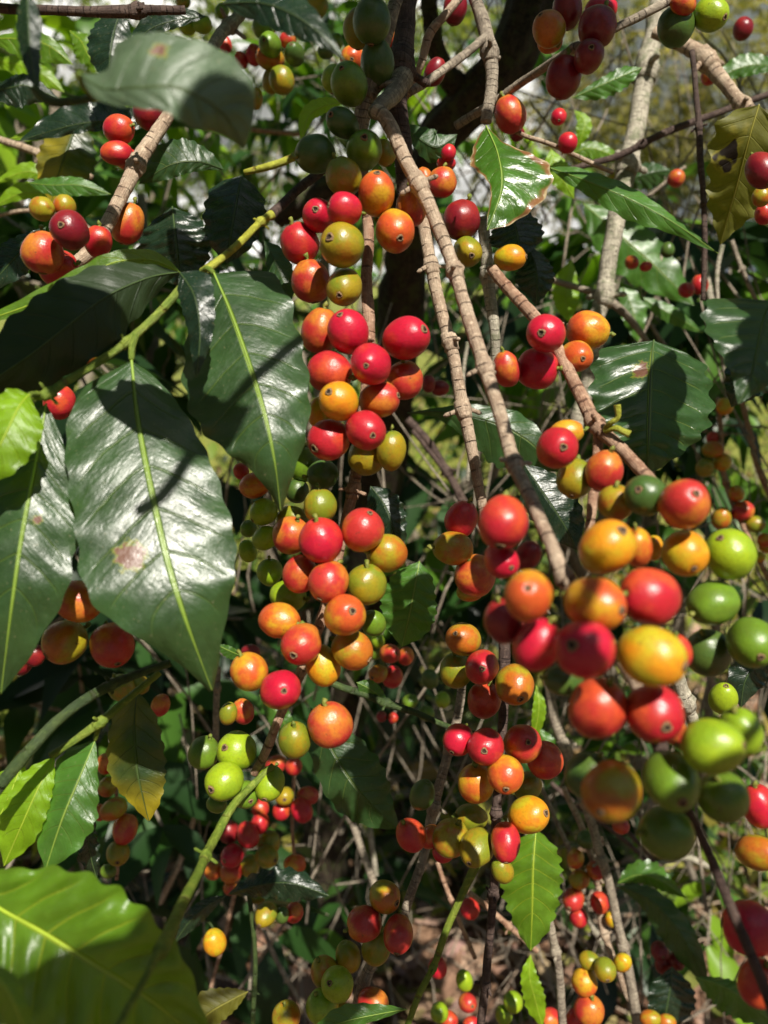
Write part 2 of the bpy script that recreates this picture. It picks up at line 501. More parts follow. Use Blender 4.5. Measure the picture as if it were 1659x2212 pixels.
_r1 = rib_mat('midrib_pale', (.22, .33, .05)); _r2 = rib_mat('midrib_dark', (.06, .10, .03)); _r3 = rib_mat('midrib_lime', (.36, .48, .04))
MIDRIB = {'dark': _r2, 'deep': _r2, 'mid': _r1, 'hero': _r1, 'sheen': _r2, 'lime': _r3, 'young': _r3, 'spotted': rib_mat('midrib_yellow', (.28, .26, .04)), 'edged': _r1, 'tipped': _r2}


# ------------------------------------------------------------ cherries
def cherry_mesh(k, sub):
    bm = bmesh.new()
    bmesh.ops.create_icosphere(bm, subdivisions=sub, radius=1.0)
    q = random.Random(k * 17 + 3)
    fl = q.uniform(.93, .99); ph = q.random() * 6.28; tap = q.uniform(-.05, .09)
    o3 = Vector((q.random() * 9, q.random() * 9, q.random() * 9))
    for v in bm.verts:
        p = v.co
        r = math.hypot(p.x, p.y)
        s = 1 + tap * p.z - .03 * p.z ** 4
        p.x *= s * fl; p.y *= s
        a = math.atan2(p.y, p.x)
        lob = 1 + .012 * math.cos(2 * a + ph)
        p.x *= lob; p.y *= lob
        if p.z > 0: p.z -= .07 * math.exp(-(r / .20) ** 2)
        else: p.z += .10 * math.exp(-(r / .22) ** 2)
        p *= 1 + .045 * mnoise.noise(p * 1.3 + o3)
    me = bpy.data.meshes.new('coffee_cherry')
    bm.to_mesh(me); bm.free()
    me.polygons.foreach_set('use_smooth', [True] * len(me.polygons))
    return me


CM_SRC = [(cherry_mesh(k, 5), cherry_mesh(k, 4)) for k in range(6)]
_cm = {}


def cherry_data(k, lo, cls):
    key = (k, lo, cls)
    if key not in _cm:
        me = CM_SRC[k][lo].copy(); me.materials.append(CH[cls][1]); _cm[key] = me
    return _cm[key]


def eye_mesh(k):
    q = random.Random(k)
    prof_ = [(.0, -.03), (.045, -.028), (.085, -.01), (.11, .02), (.145, .03), (.185, .012), (.205, -.035)]
    n = 20; V, F, M = [(0, 0, prof_[0][1])], [], []
    for a, (r, z) in enumerate(prof_[1:]):
        for j in range(n):
            t = 6.283 * j / n
            w_ = 1 + .10 * math.sin(3 * t + k) + .06 * math.sin(7 * t + 2 * k) * (a > 2)
            V.append((math.cos(t) * r * w_, math.sin(t) * r * w_, z + q.uniform(-.006, .006)))
    for j in range(n):
        F.append((0, 1 + j, 1 + (j + 1) % n)); M.append(1)
    for a in range(len(prof_) - 2):
        for j in range(n):
            F.append((1 + a * n + j, 1 + (a + 1) * n + j, 1 + (a + 1) * n + (j + 1) % n, 1 + a * n + (j + 1) % n)); M.append(1 if a < 2 else 0)
    me = bpy.data.meshes.new('calyx_scar')
    me.from_pydata(V, [], F); me.materials.append(EYE_RING); me.materials.append(EYE_DARK)
    me.polygons.foreach_set('material_index', M); me.polygons.foreach_set('use_smooth', [True] * len(F))
    return me


EM = [eye_mesh(k) for k in range(4)]


def stalk_mesh(k):
    q = random.Random(k + 40)
    pts = [Vector((0, 0, 0)), Vector((q.uniform(-.04, .04), q.uniform(-.04, .04), -.08)), Vector((q.uniform(-.1, .1), q.uniform(-.1, .1), -.18)), Vector((q.uniform(-.15, .15), q.uniform(-.15, .15), -.30))]
    V, F, U = tube(pts, [.13, .095, .09, .13], 9, .1, k)
    me = bpy.data.meshes.new('fruit_stalk')
    me.from_pydata([tuple(v) for v in V], [], F); me.materials.append(STALK)
    me.polygons.foreach_set('use_smooth', [True] * len(F))
    return me


SMESH = [stalk_mesh(k) for k in range(4)]
ORD = ['', 'second', 'third', 'fourth', 'fifth', 'sixth', 'seventh', 'eighth', 'ninth', 'tenth']


def cluster(phrase, depth, items, hero=False):
    """items: (x, y, rx, ry, class[, eye dx, eye dy or None][, order][, own words]) - order < 0 nearer, > 0 farther"""
    L = []
    for i, it in enumerate(items):
        x, y, rx, ry, cls = it[:5]
        eye = it[5] if len(it) > 5 else None
        order = it[6] if len(it) > 6 else 0
        own = it[7] if len(it) > 7 else None
        q = random.Random(int(x * 31 + y * 17))
        d = depth / 1000 + order * .010 + q.uniform(-.001, .001)
        if eye: d -= .002
        L.append(dict(x=x, y=y, rx=rx, ry=ry, cls=cls, eye=eye, d=d, own=own, q=q))
    for _ in range(40):
        mv = False
        for i in range(len(L)):
            for j in range(i):
                a, b = L[i], L[j]
                ra = (a['rx'] + a['ry']) / 2 * a['d'] / FPX; rb = (b['rx'] + b['ry']) / 2 * b['d'] / FPX
                dm = (a['d'] + b['d']) / 2
                lat = math.hypot(a['x'] - b['x'], a['y'] - b['y']) / FPX * dm
                need = (ra + rb) * .97
                if lat < need:
                    dz = math.sqrt(need * need - lat * lat)
                    cur = abs(a['d'] - b['d'])
                    if cur < dz - 1e-4:
                        s = (dz - cur) / 2 * .6
                        if a['d'] >= b['d']: a['d'] += s; b['d'] -= s
                        else: a['d'] -= s; b['d'] += s
                        mv = True
        if not mv: break
    by = {}
    for c in L: by.setdefault(c['cls'], []).append(c)
    for cls, g in by.items():
        g.sort(key=lambda c: c['y'])
        n = len(g); wd = CH[cls][0]
        for i, c in enumerate(g):
            if c['own']: lab = c['own']
            elif len(L) == 1: lab = f'{wd} coffee cherry {phrase}'
            elif n == 1: lab = f'the only {wd} coffee cherry {phrase}'
            elif i == 0: lab = f'topmost {wd} coffee cherry {phrase}'
            elif i == n - 1: lab = f'lowest {wd} coffee cherry {phrase}'
            else: lab = f'{ORD[i]} {wd} coffee cherry from the top {phrase}'
            c['lab'] = lab
    for c in L:
        q, d = c['q'], c['d']
        mn, mx = min(c['rx'], c['ry']), max(c['rx'], c['ry'])
        el = mx / mn
        if c['eye']:
            ex, ey = c['eye'][:2]
            h = math.hypot(ex, ey) / (mn * 1.05)
            h = min(h, .93)
            ln = math.hypot(ex, ey) or 1
            z = math.sqrt(1 - h * h)
            ax = (RIGHT * ex / ln - UP * ey / ln) * h - FWD * z
            el = max(1.08, min(1.3, 1 + (el - 1) / max(.35, h)))
        else:
            if c['rx'] > c['ry'] + 1: a = q.choice((0, math.pi)) + q.uniform(-.35, .35)
            else: a = -math.pi / 2 + q.uniform(-.5, .5)
            z = q.uniform(.15, .5)
            ax = (RIGHT * math.cos(a) + UP * math.sin(a)) * math.sqrt(1 - z * z) + FWD * z
            el = max(1.05, min(1.35, el))
        ax.normalize()
        R = mn * (1.075 if mn < 47 else 1.04) * d / FPX
        rot = ax.to_track_quat('Z', 'Y').to_matrix().to_4x4() @ Matrix.Rotation(q.random() * 6.28, 4, 'Z')
        big = mn > 24
        k = q.randrange(6)
        o = bpy.data.objects.new('coffee_cherry', cherry_data(k, 0 if big else 1, c['cls']))
        COL.objects.link(o)
        o.matrix_world = Matrix.Translation(at(c['x'], c['y'], d)) @ rot @ Matrix.Diagonal((R, R, R * el, 1))
        tag(o, c['lab'], 'cherry', 'coffee cherries on the branches')
        if c['eye'] or mn > 20:
            e = bpy.data.objects.new('calyx_scar', EM[q.randrange(4)]); COL.objects.link(e); e.parent = o
            e.location = (0, 0, .972); s = q.uniform(.7, 1.1); e.scale = (s, s, s)
        if mn > 26:
            e = bpy.data.objects.new('fruit_stalk', SMESH[q.randrange(4)]); COL.objects.link(e); e.parent = o
            e.location = (0, 0, -.88)
        if hero: HERO.append(o.matrix_world.translation.copy())


# ------------------------------------------------------------ the cherries
X = None
cluster('beside the brown twig under the blurred grey-green leaf', 430, [
 (257, 280, 33, 29, 'red'), (252, 331, 32, 25, 'red'), (276, 344, 26, 22, 'red', X, 1), (328, 334, 24, 22, 'crimson', X, 2),
 (322, 243, 33, 34, 'maroon', X, 2)], True)
cluster('hanging alone on the slanting brown twig', 415, [(276, 483, 32, 43, 'ored', X, 0, 'long orange-red coffee cherry hanging alone below the slanting brown twig')], True)
cluster('at the foot of the slanting brown twig', 345, [
 (151, 497, 39, 40, 'maroon', (-2, 4), -1), (92, 545, 41, 42, 'ored'), (126, 578, 42, 36, 'red', X, 1), (212, 522, 28, 32, 'red', X, 2)], True)
cluster('in shade above the long dark left cherry', 470, [(91, 451, 27, 24, 'ochre'), (140, 446, 22, 24, 'ochre', X, 1)])
cluster('peeping from under the broad dark leaf', 400, [(303, 619, 29, 24, 'ored'), (275, 622, 26, 20, 'red', X, 1)], True)
cluster('in deep shade behind the left stem', 430, [
 (222, 672, 29, 32, 'ochre', (5, 6)), (186, 768, 25, 29, 'ochre', (4, -5)), (128, 868, 32, 36, 'red', X, 1), (152, 690, 24, 26, 'ochre', X, 1)])

cluster('in the shaded green bunch at the top', 350, [
 (803, 45, 38, 45, 'dgreen'), (775, 62, 32, 38, 'olive', X, 2), (815, 136, 34, 45, 'dgreen', X, 1), (755, 182, 38, 41, 'green', (-13, -10)),
 (722, 171, 26, 27, 'lime', X, 1), (740, 266, 30, 37, 'dgreen', (-18, -2)), (680, 333, 42, 38, 'dgreen'), (787, 325, 36, 41, 'green', (1, -5)),
 (830, 330, 22, 27, 'olive', X, 2)])
cluster('behind the shaded green bunch at the top', 480, [
 (761, 126, 27, 25, 'orange', (0, 14)), (851, 76, 21, 27, 'ored', X, 1), (851, 112, 16, 17, 'crimson', X, 1)], True)
cluster('hanging singly between bare branches near the top', 440, [
 (983, 17, 24, 33, 'maroon', X, 0, 'long dark red cherry at the upper edge beside the forked branch'),
 (940, 155, 21, 28, 'maroon', X, 0, 'long dark red cherry hanging in front of the mossy trunk')])
cluster('behind the dark blurred top leaf', 540, [
 (571, 57, 24, 26, 'green', X, 0), (676, 15, 32, 26, 'olive'), (584, 97, 25, 23, 'green', (-8, 4)), (583, 126, 30, 25, 'ochre', (-20, 0), 1),
 (549, 119, 17, 21, 'red', X, 1), (636, 117, 20, 27, 'dgreen', (-3, -5)), (726, 90, 14, 16, 'green', X, 1), (609, 173, 25, 28, 'olive'),
 (588, 174, 20, 26, 'olive', X, 1), (551, 213, 16, 23, 'olive'), (622, 86, 18, 16, 'ored', X, 1), (704, 111, 18, 15, 'dgreen')])
cluster('above the blurred grey-green leaf', 560, [
 (437, 53, 20, 17, 'lime'), (405, 52, 20, 20, 'lime'), (487, 97, 13, 18, 'red'), (521, 130, 14, 17, 'red'), (396, 4, 25, 13, 'olive'), (480, 24, 15, 14, 'green')])

cluster('in the cluster under the green bunch', 338, [
 (742, 382, 36, 40, 'olive'), (813, 420, 37, 43, 'orange', (2, -26)), (853, 499, 41, 46, 'orange', (9, 25)), (888, 448, 31, 38, 'ored', X, 1),
 (688, 466, 33, 44, 'crimson', (-2, 2), 1), (745, 452, 36, 33, 'crimson', (-33, -3), -1), (740, 530, 45, 44, 'olive', (-24, -3), -1),
 (647, 525, 39, 42, 'red', X, 1), (672, 607, 40, 44, 'ored', X, 1), (744, 620, 36, 46, 'olive', (-7, 22))], True)
cluster('behind the pale twigs beside the brown-edged leaf', 420, [
 (955, 394, 29, 30, 'ored'), (918, 385, 17, 24, 'ored', X, 1), (969, 330, 15, 17, 'crimson', X, 1), (964, 353, 20, 15, 'red', X, 1),
 (997, 475, 38, 40, 'maroon'), (1010, 544, 30, 38, 'olive', (4, 15)), (1102, 557, 40, 26, 'yellow', (27, 1), 0)])
cluster('in the big red cluster at the centre', 322, [
 (692, 714, 40, 47, 'ored', X, 1), (752, 718, 42, 46, 'crimson', (-14, -26)), (877, 731, 50, 43, 'crimson', (31, -9)), (712, 804, 48, 42, 'red'),
 (801, 787, 47, 42, 'crimson', (-7, 10), -1), (874, 822, 38, 40, 'ored', X, 1), (732, 867, 42, 39, 'yellow', (-17, -13), -1),
 (692, 892, 26, 34, 'yellow', X, 2), (819, 864, 43, 37, 'ored', (35, -6)), (711, 950, 43, 42, 'red', (-28, 20)), (791, 930, 42, 41, 'red', (14, 14), -1),
 (792, 985, 38, 38, 'olive', X, 2), (845, 973, 32, 42, 'olive', X, 1)], True)
cluster('in the dark gap right of the big red cluster', 560, [(926, 829, 14, 21, 'maroon'), (950, 838, 20, 16, 'maroon', X, 1)])
cluster('behind the pointed tip of the sunlit leaf', 350, [
 (551, 1048, 33, 27, 'orange'), (521, 1018, 16, 18, 'red', X, 1), (569, 1106, 27, 29, 'lime', (-22, 18)), (654, 1003, 32, 36, 'green', X, 1),
 (697, 1026, 33, 30, 'dgreen'), (642, 1060, 24, 26, 'dgreen', X, 1), (573, 1163, 24, 30, 'lime', (18, -10)), (535, 1190, 18, 24, 'lime', X, 1),
 (537, 1142, 17, 18, 'green', X, 2), (583, 1236, 27, 27, 'lime')], True)
cluster('in the orange middle cluster', 322, [
 (692, 1092, 34, 36, 'olive', X, 1), (632, 1122, 34, 28, 'olive', X, 3), (629, 1157, 38, 39, 'ored', X, 1), (693, 1167, 45, 48, 'crimson', X, -1),
 (783, 1145, 43, 46, 'ored', (16, -35)), (836, 1195, 42, 40, 'ochre'), (648, 1240, 35, 40, 'ored'), (710, 1257, 41, 44, 'ored', (-17, 34), -1),
 (792, 1263, 41, 41, 'olive'), (622, 1287, 38, 34, 'lime', X, 2), (604, 1340, 45, 37, 'orange'), (744, 1329, 45, 42, 'orange', (17, -13), -1),
 (806, 1346, 25, 29, 'green', X, 2), (652, 1389, 41, 44, 'ored', (-12, 17)), (761, 1404, 44, 39, 'ochre', (36, 18)), (697, 1437, 35, 44, 'yellow'),
 (538, 1450, 38, 39, 'orange'), (606, 1490, 43, 41, 'crimson', (12, -7), -1), (713, 1566, 46, 45, 'ored'), (636, 1598, 33, 40, 'olive')], True)
cluster('behind the orange cluster beside the glossy dark leaf', 560, [
 (843, 1412, 20, 24, 'ored', (10, -4), -1), (877, 1417, 17, 20, 'ored'), (817, 1455, 18, 21, 'ochre', (-10, 4)), (848, 1462, 21, 24, 'red', X, 1),
 (816, 1384, 14, 16, 'lime', X, 1), (808, 1405, 17, 20, 'green', X, 1), (541, 1408, 20, 16, 'maroon', X, 0, 'dark red cherry behind the orange one at the large leaf tip')])
cluster('along the thin green twig below centre', 640, [
 (929, 1466, 18, 22, 'dgreen'), (956, 1512, 16, 17, 'lime', (-2, 12)), (886, 1515, 17, 15, 'green'), (921, 1541, 17, 15, 'green', X, 1),
 (824, 1548, 11, 11, 'maroon'), (849, 1551, 10, 12, 'red')])
cluster('just above the lime-green bunch', 430, [(525, 1537, 22, 29, 'ored'), (493, 1541, 19, 25, 'olive', X, -1)])
cluster('in the lime-green bunch on the green stem', 355, [
 (440, 1626, 31, 35, 'green', X, 1), (512, 1622, 41, 39, 'lime', (-19, -16)), (485, 1687, 38, 38, 'lime', (-20, 6), -1), (529, 1716, 27, 28, 'green', (16, 6)),
 (583, 1692, 30, 35, 'lime', (-6, 20)), (468, 1736, 22, 19, 'green', X, 1)], True)
cluster('in the small cluster behind the lime bunch', 620, [
 (596, 1651, 23, 19, 'ored', X, 1), (635, 1655, 17, 19, 'red'), (615, 1720, 19, 19, 'olive', (2, 0)), (665, 1719, 24, 18, 'ored'), (608, 1752, 18, 18, 'red'),
 (652, 1750, 22, 26, 'crimson', (12, 18)), (562, 1745, 18, 18, 'ored'), (561, 1779, 20, 22, 'red', X, -1), (536, 1803, 22, 27, 'red', (12, 22), -1),
 (495, 1797, 21, 25, 'maroon'), (501, 1849, 25, 22, 'crimson', (-9, -1), -1), (580, 1820, 25, 24, 'olive'), (576, 1850, 25, 22, 'olive', (18, 1), -1),
 (539, 1870, 21, 22, 'olive', X, 1), (499, 1883, 24, 22, 'ored', X, 1), (460, 1881, 18, 19, 'ored', X, 1), (497, 1917, 15, 14, 'ored', X, 1), (637, 1866, 23, 20, 'orange')])
cluster('in the shaded lower left cluster', 540, [
 (245, 1748, 28, 22, 'ochre', (-18, 7)), (270, 1791, 24, 32, 'ored', (-4, 28)), (255, 1842, 23, 25, 'olive', (6, 9)), (234, 1882, 17, 14, 'green'),
 (228, 1650, 18, 24, 'ored', X, 1), (232, 1700, 19, 21, 'ochre', X, 1), (214, 1755, 14, 18, 'ored', X, 2)])
cluster('under the lower edge of the large sunlit leaf', 480, [(347, 1523, 19, 27, 'ored'), (262, 1485, 28, 27, 'olive', X, 0), (300, 1480, 22, 20, 'olive', X, 1)])
cluster('in the dark trio between the two large left leaves', 318, [
 (170, 1300, 49, 42, 'ored', X, -1), (141, 1386, 46, 43, 'ochre', (-30, 25)), (242, 1393, 44, 47, 'ored', (20, 34))])
cluster('in the shadow beside the left leaf edge', 430, [(76, 1416, 20, 24, 'maroon'), (45, 1432, 22, 26, 'maroon', X, 1), (62, 1382, 20, 20, 'dgreen')])
cluster('hanging by itself low on the left', 500, [(463, 2035, 24, 29, 'yellow', X, 0, 'small yellow cherry hanging by itself low on the left')], True)
cluster('under the wavy dark leaf at lower left', 520, [(574, 1976, 21, 28, 'olive', (-8, 8)), (609, 1976, 15, 18, 'dgreen'), (635, 1971, 19, 22, 'ored', X, 1), (555, 1937, 20, 14, 'olive', X, 1)])
cluster('in the shaded cluster at the bottom centre', 410, [
 (831, 1937, 33, 31, 'ochre', (24, 3)), (787, 1995, 36, 34, 'ored'), (860, 2018, 30, 40, 'ored', (-3, 21), -1), (814, 2045, 31, 40, 'olive'),
 (752, 2066, 25, 40, 'olive', X, 1), (702, 2101, 30, 36, 'ochre', X, 1), (728, 2126, 33, 37, 'lime', (-12, -18), -1), (696, 2174, 34, 33, 'lime'),
 (733, 2190, 32, 24, 'ochre'), (806, 2166, 34, 28, 'ored', X, 1), (618, 2196, 29, 32, 'ochre')])
cluster('among the thin twigs at the bottom edge', 600, [
 (946, 2090, 19, 28, 'crimson'), (1003, 2118, 17, 24, 'lime'), (1010, 2166, 19, 18, 'ored', (8, -3)), (949, 2187, 18, 20, 'lime'), (970, 2203, 18, 18, 'red', X, 1),
 (1108, 2164, 20, 21, 'lime'), (1088, 2192, 17, 22, 'lime'), (1018, 2212, 18, 14, 'red'), (1058, 1965, 1, 1, 'red')][:8])
cluster('alone on a thin twig under the olive cherries', 620, [(1015, 1963, 20, 22, 'crimson', X, 0, 'small bright red cherry alone under the shaded olive cherries')])

cluster('in the blurred near cluster at right', 224, [
 (1141, 1286, 54, 53, 'orange', (-10, -20), -1), (1088, 1342, 40, 48, 'maroon', X, 1), (1285, 1304, 69, 55, 'orange', (34, 6), -1), (1403, 1288, 67, 59, 'red'),
 (1161, 1392, 52, 59, 'crimson'), (1265, 1402, 67, 62, 'crimson', (-39, -16), -1), (1407, 1417, 71, 63, 'yellow', (51, 14), -1), (1463, 1410, 29, 52, 'red', X, 2),
 (1291, 1530, 59, 66, 'red'), (1413, 1540, 61, 59, 'red', (5, 14)), (1217, 1468, 48, 32, 'dgreen', X, 2), (1458, 1578, 24, 34, 'ored', X, 3)], True)
cluster('just above the blurred near cluster', 240, [
 (1311, 1183, 57, 62, 'yellow', (18, -36), -1), (1376, 1183, 32, 57, 'orange', X, 1), (1412, 1184, 20, 34, 'yellow', X, 3)], True)
cluster('left of the thick pale branch end', 262, [
 (1086, 1127, 54, 56, 'red', (-10, 50), -1), (1083, 1211, 41, 35, 'crimson', (12, 10)), (1141, 1200, 25, 32, 'maroon', X, 1)], True)
cluster('left of the biggest blurred red cherry', 350, [(997, 1121, 33, 40, 'crimson'), (978, 1184, 42, 34, 'ochre'), (1027, 1244, 42, 44, 'ored'), (1016, 1276, 36, 22, 'ochre', X, 2)], True)
cluster('above the right edge green bunch', 256, [
 (1477, 1089, 54, 51, 'ored', (6, -20), -1), (1395, 1071, 42, 44, 'dgreen', (-26, -12)), (1331, 1087, 36, 38, 'ochre', X, 1), (1480, 1195, 47, 49, 'yellow', (4, 30))], True)
cluster('in the green bunch at the right edge', 262, [
 (1577, 1198, 52, 54, 'lime', (-32, -36)), (1540, 1303, 56, 48, 'green'), (1625, 1387, 50, 54, 'green', (-6, 20)), (1530, 1410, 45, 50, 'dgreen', X, 1)], True)
cluster('beside the pale broken twig at right', 350, [(1562, 1508, 40, 28, 'lime', (-2, -24), 0, 'small lime-green cherry beside the pale broken twig at right')], True)
cluster('in the blurred nearest bunch at lower right', 222, [
 (1540, 1612, 64, 60, 'lime', (46, -14), -1), (1601, 1582, 42, 54, 'lime', X, 1), (1322, 1709, 65, 60, 'ochre', (-36, 26), -1), (1272, 1674, 48, 48, 'dgreen', X, 2),
 (1450, 1686, 56, 61, 'green', (0, 20)), (1440, 1800, 58, 54, 'green', X, 1), (1562, 1720, 52, 54, 'green', X, 1)], True)
cluster('at the right edge beside the lowest green bunch', 290, [(1640, 1741, 36, 46, 'crimson'), (1638, 1842, 36, 46, 'ochre', (18, -10))], True)
cluster('behind the dark twig at lower right', 255, [(1622, 2005, 58, 55, 'crimson'), (1641, 2124, 42, 52, 'red')])

cluster('beside the pinkish twig right of centre', 335, [
 (1180, 721, 39, 43, 'crimson', (-16, 7), -1), (1270, 714, 44, 42, 'orange', X, 1), (1160, 797, 43, 41, 'crimson'), (1094, 797, 28, 41, 'ored'), (1244, 770, 33, 40, 'orange', (4, 10), 1)], True)
cluster('below the joint of the pinkish twig', 300, [
 (1202, 968, 47, 42, 'red', (2, 2), -1), (1222, 936, 40, 27, 'orange', X, 1), (1242, 1033, 37, 42, 'olive', (-10, 34)), (1305, 1017, 38, 43, 'ored', X, -1)], True)
cluster('in the dark red bunch at top', 380, [
 (1186, 62, 33, 34, 'ochre', (-22, -14), -1), (1188, 92, 30, 20, 'ored', X, 1), (1225, 20, 30, 38, 'maroon'), (1298, 22, 34, 26, 'crimson', X, 1), (1290, 58, 38, 38, 'maroon', X, -1),
 (1272, 122, 35, 31, 'maroon', (-4, 3), -1), (1217, 166, 36, 42, 'maroon')])
cluster('on the thin twigs below the dark red bunch', 450, [
 (1102, 248, 31, 38, 'ored'), (1117, 288, 16, 15, 'maroon', X, 1), (1207, 252, 16, 20, 'crimson', (-2, 12)), (1226, 309, 20, 20, 'crimson')], True)
cluster('in the upper right corner bunch', 400, [
 (1460, 58, 37, 38, 'dgreen'), (1536, 31, 34, 36, 'lime', (18, 20)), (1475, 8, 33, 21, 'ored', X, -1)])
cluster('near the upper right corner on bare branches', 560, [(1605, 62, 20, 22, 'maroon'), (1532, 164, 18, 17, 'ored')])
cluster('at the right edge over the spotted yellow leaf', 380, [(1645, 368, 31, 40, 'maroon', (8, 32), -1), (1645, 425, 20, 19, 'ochre', X, 1), (1650, 462, 18, 22, 'red', X, 2)])
cluster('scattered behind the pale upright branch', 660, [
 (1461, 385, 17, 18, 'ored'), (1328, 385, 16, 14, 'olive'), (1365, 567, 18, 14, 'ored', (0, 3)), (1395, 576, 14, 10, 'red'), (1483, 627, 17, 16, 'red', (0, 8)), (1511, 615, 17, 20, 'red', X, 1), (1442, 540, 14, 16, 'dgreen')])
cluster('strung along the far right twig', 720, [
 (1565, 878, 17, 18, 'yellow'), (1540, 946, 13, 14, 'red', X, 1), (1540, 971, 22, 17, 'ochre', (14, 0)), (1523, 1010, 18, 20, 'olive'), (1560, 998, 19, 18, 'yellow'),
 (1590, 1066, 16, 17, 'orange'), (1604, 1104, 23, 21, 'ored'), (1558, 1120, 19, 24, 'ochre'), (1632, 1132, 20, 17, 'olive'), (1652, 1167, 15, 14, 'orange'), (1642, 1204, 10, 11, 'yellow'), (1655, 1180, 14, 14, 'yellow', X, 1)])
cluster('at bottom right on the thin tan twig', 640, [
 (1243, 1856, 17, 22, 'orange'), (1287, 1880, 21, 17, 'ored', (8, 0)), (1252, 1900, 22, 19, 'ochre'), (1239, 1943, 21, 24, 'ored', (-12, 8)), (1250, 1981, 20, 19, 'red', X, 1),
 (1295, 1950, 20, 24, 'red'), (1320, 1987, 12, 19, 'yellow'), (1341, 1784, 19, 16, 'red'), (1266, 1813, 18, 18, 'dgreen')])
cluster('in the low cluster near the bottom right edge', 560, [
 (1273, 2075, 22, 18, 'olive'), (1307, 2094, 23, 22, 'olive', (0, 10), -1), (1344, 2080, 17, 23, 'yellow'), (1262, 2121, 26, 26, 'orange'), (1273, 2181, 30, 32, 'ored'), (1243, 2200, 18, 30, 'crimson', X, 1),
 (1187, 2203, 25, 22, 'ored')])
cluster('by the long leaf at lower right', 640, [(1425, 2054, 19, 18, 'maroon', (0, 2)), (1433, 2084, 17, 20, 'maroon'), (1462, 2076, 17, 20, 'maroon')])
cluster('in the lower right corner', 600, [(1405, 2200, 22, 16, 'ochre'), (1440, 2207, 20, 14, 'ochre', X, 1)])

cluster('below the glossy dark leaf, right of centre', 370, [
 (1000, 1380, 36, 35, 'ochre', (-18, -15)), (1041, 1441, 40, 35, 'red', (-4, -4), -1), (985, 1448, 33, 38, 'olive', X, 1), (1046, 1513, 36, 36, 'red', X, 1), (1112, 1480, 40, 41, 'ochre', (5, 20))], True)
cluster('in the cluster under the green twig end', 366, [
 (990, 1597, 31, 33, 'crimson', (-15, 20)), (1050, 1613, 42, 37, 'red', (-8, -4), -1), (1128, 1606, 38, 40, 'ored', (5, -13)), (1177, 1641, 37, 37, 'red', X, 1),
 (1092, 1672, 38, 37, 'orange', (-4, 20), -1), (1028, 1692, 36, 42, 'orange'), (1138, 1698, 32, 28, 'olive', X, 2), (1142, 1760, 43, 38, 'yellow', (27, -13))], True)
cluster('in the shaded cluster by the purple twig', 372, [
 (888, 1804, 30, 38, 'red'), (930, 1807, 21, 36, 'ored', X, 2), (974, 1810, 37, 40, 'ochre'), (1018, 1766, 35, 28, 'olive', X, 1), (1030, 1831, 34, 42, 'olive', (-16, 14), -1),
 (1092, 1819, 31, 40, 'red', (-2, 27), -1), (957, 1842, 22, 20, 'crimson', X, 2), (1085, 1880, 22, 30, 'olive', X, 2), (912, 1717, 25, 36, 'dgreen')])


# ------------------------------------------------------------ branches
branch('thick pale branch running from the top joint down to the blurred near cherries',
 [(812, 238, 345), (838, 262, 342), (872, 335, 338), (905, 400, 335), (948, 495, 328), (985, 592, 320), (1018, 700, 308), (1046, 790, 298), (1080, 890, 286), (1112, 1000, 272), (1150, 1085, 258), (1188, 1170, 246), (1222, 1250, 238), (1300, 1370, 238), (1375, 1480, 238), (1420, 1600, 236)],
 [15, 16, 15, 16, 15, 14, 15, 15, 15, 15, 15, 15, 18, 18, 16, 14], 'tan', (.20, .33, .47, .60, .80))
branch('short hooked grey stub joining the pale branch to the dark stem', [(872, 170, 372), (850, 205, 362), (820, 228, 350), (808, 246, 346)], [24, 20, 17, 15], 'grey', (), kink=.1)
branch('dark upright stem at the top centre', [(884, -30, 400), (876, 60, 396), (866, 150, 390), (856, 230, 385), (866, 330, 385), (872, 420, 390)], [23, 22, 26, 24, 20, 16], 'dark', (.4,))
branch('grey leaning stem among the shaded green cherries', [(866, -20, 372), (842, 40, 368), (822, 105, 366), (806, 165, 366), (790, 230, 368), (775, 300, 372), (780, 380, 374)], [13, 15, 17, 22, 19, 17, 15], 'grey', (.55,))
branch('straight brown stem carrying the central red and orange clusters',
 [(782, 370, 374), (797, 500, 366), (792, 600, 362), (798, 700, 356), (790, 850, 352), (768, 1020, 350), (752, 1100, 350), (705, 1300, 350), (652, 1450, 350), (606, 1545, 350), (572, 1625, 352), (548, 1670, 356)],
 [13, 12, 12, 14, 13, 13, 12, 12, 11, 10, 10, 9], 'pink', (.30, .5, .72))
branch('ringed tan branch just left of the thick pale branch', [(895, 400, 420), (912, 470, 412), (930, 560, 405), (955, 680, 400), (985, 790, 396), (1002, 890, 394), (1022, 990, 392), (1040, 1080, 392), (1050, 1160, 392)], [12, 13, 13, 14, 13, 14, 12, 11, 10], 'tan', (.27, .44, .62))
branch('forked ringed branch coming down from the top right of centre', [(1020, -20, 440), (1042, 45, 436), (1058, 115, 432), (1062, 190, 430), (1052, 265, 430)], [12, 15, 15, 13, 12], 'grey', (.5,))
branch('pale thin branch crossing down to the forked branch', [(996, -10, 428), (960, 35, 428), (928, 75, 430), (905, 150, 434), (872, 220, 440)], [9, 9, 10, 8, 7], 'tan', ())
branch('straight grey side twig between fork and dark stem', [(1050, 80, 432), (1000, 120, 420), (940, 165, 412), (880, 200, 400)], [9, 9, 9, 10], 'grey', ())
branch('pale cracked branch below the brown-edged leaf', [(1046, 470, 440), (1052, 560, 440), (1060, 640, 440), (1068, 720, 440), (1070, 790, 442)], [12, 13, 13, 11, 10], 'pale', (.35,))
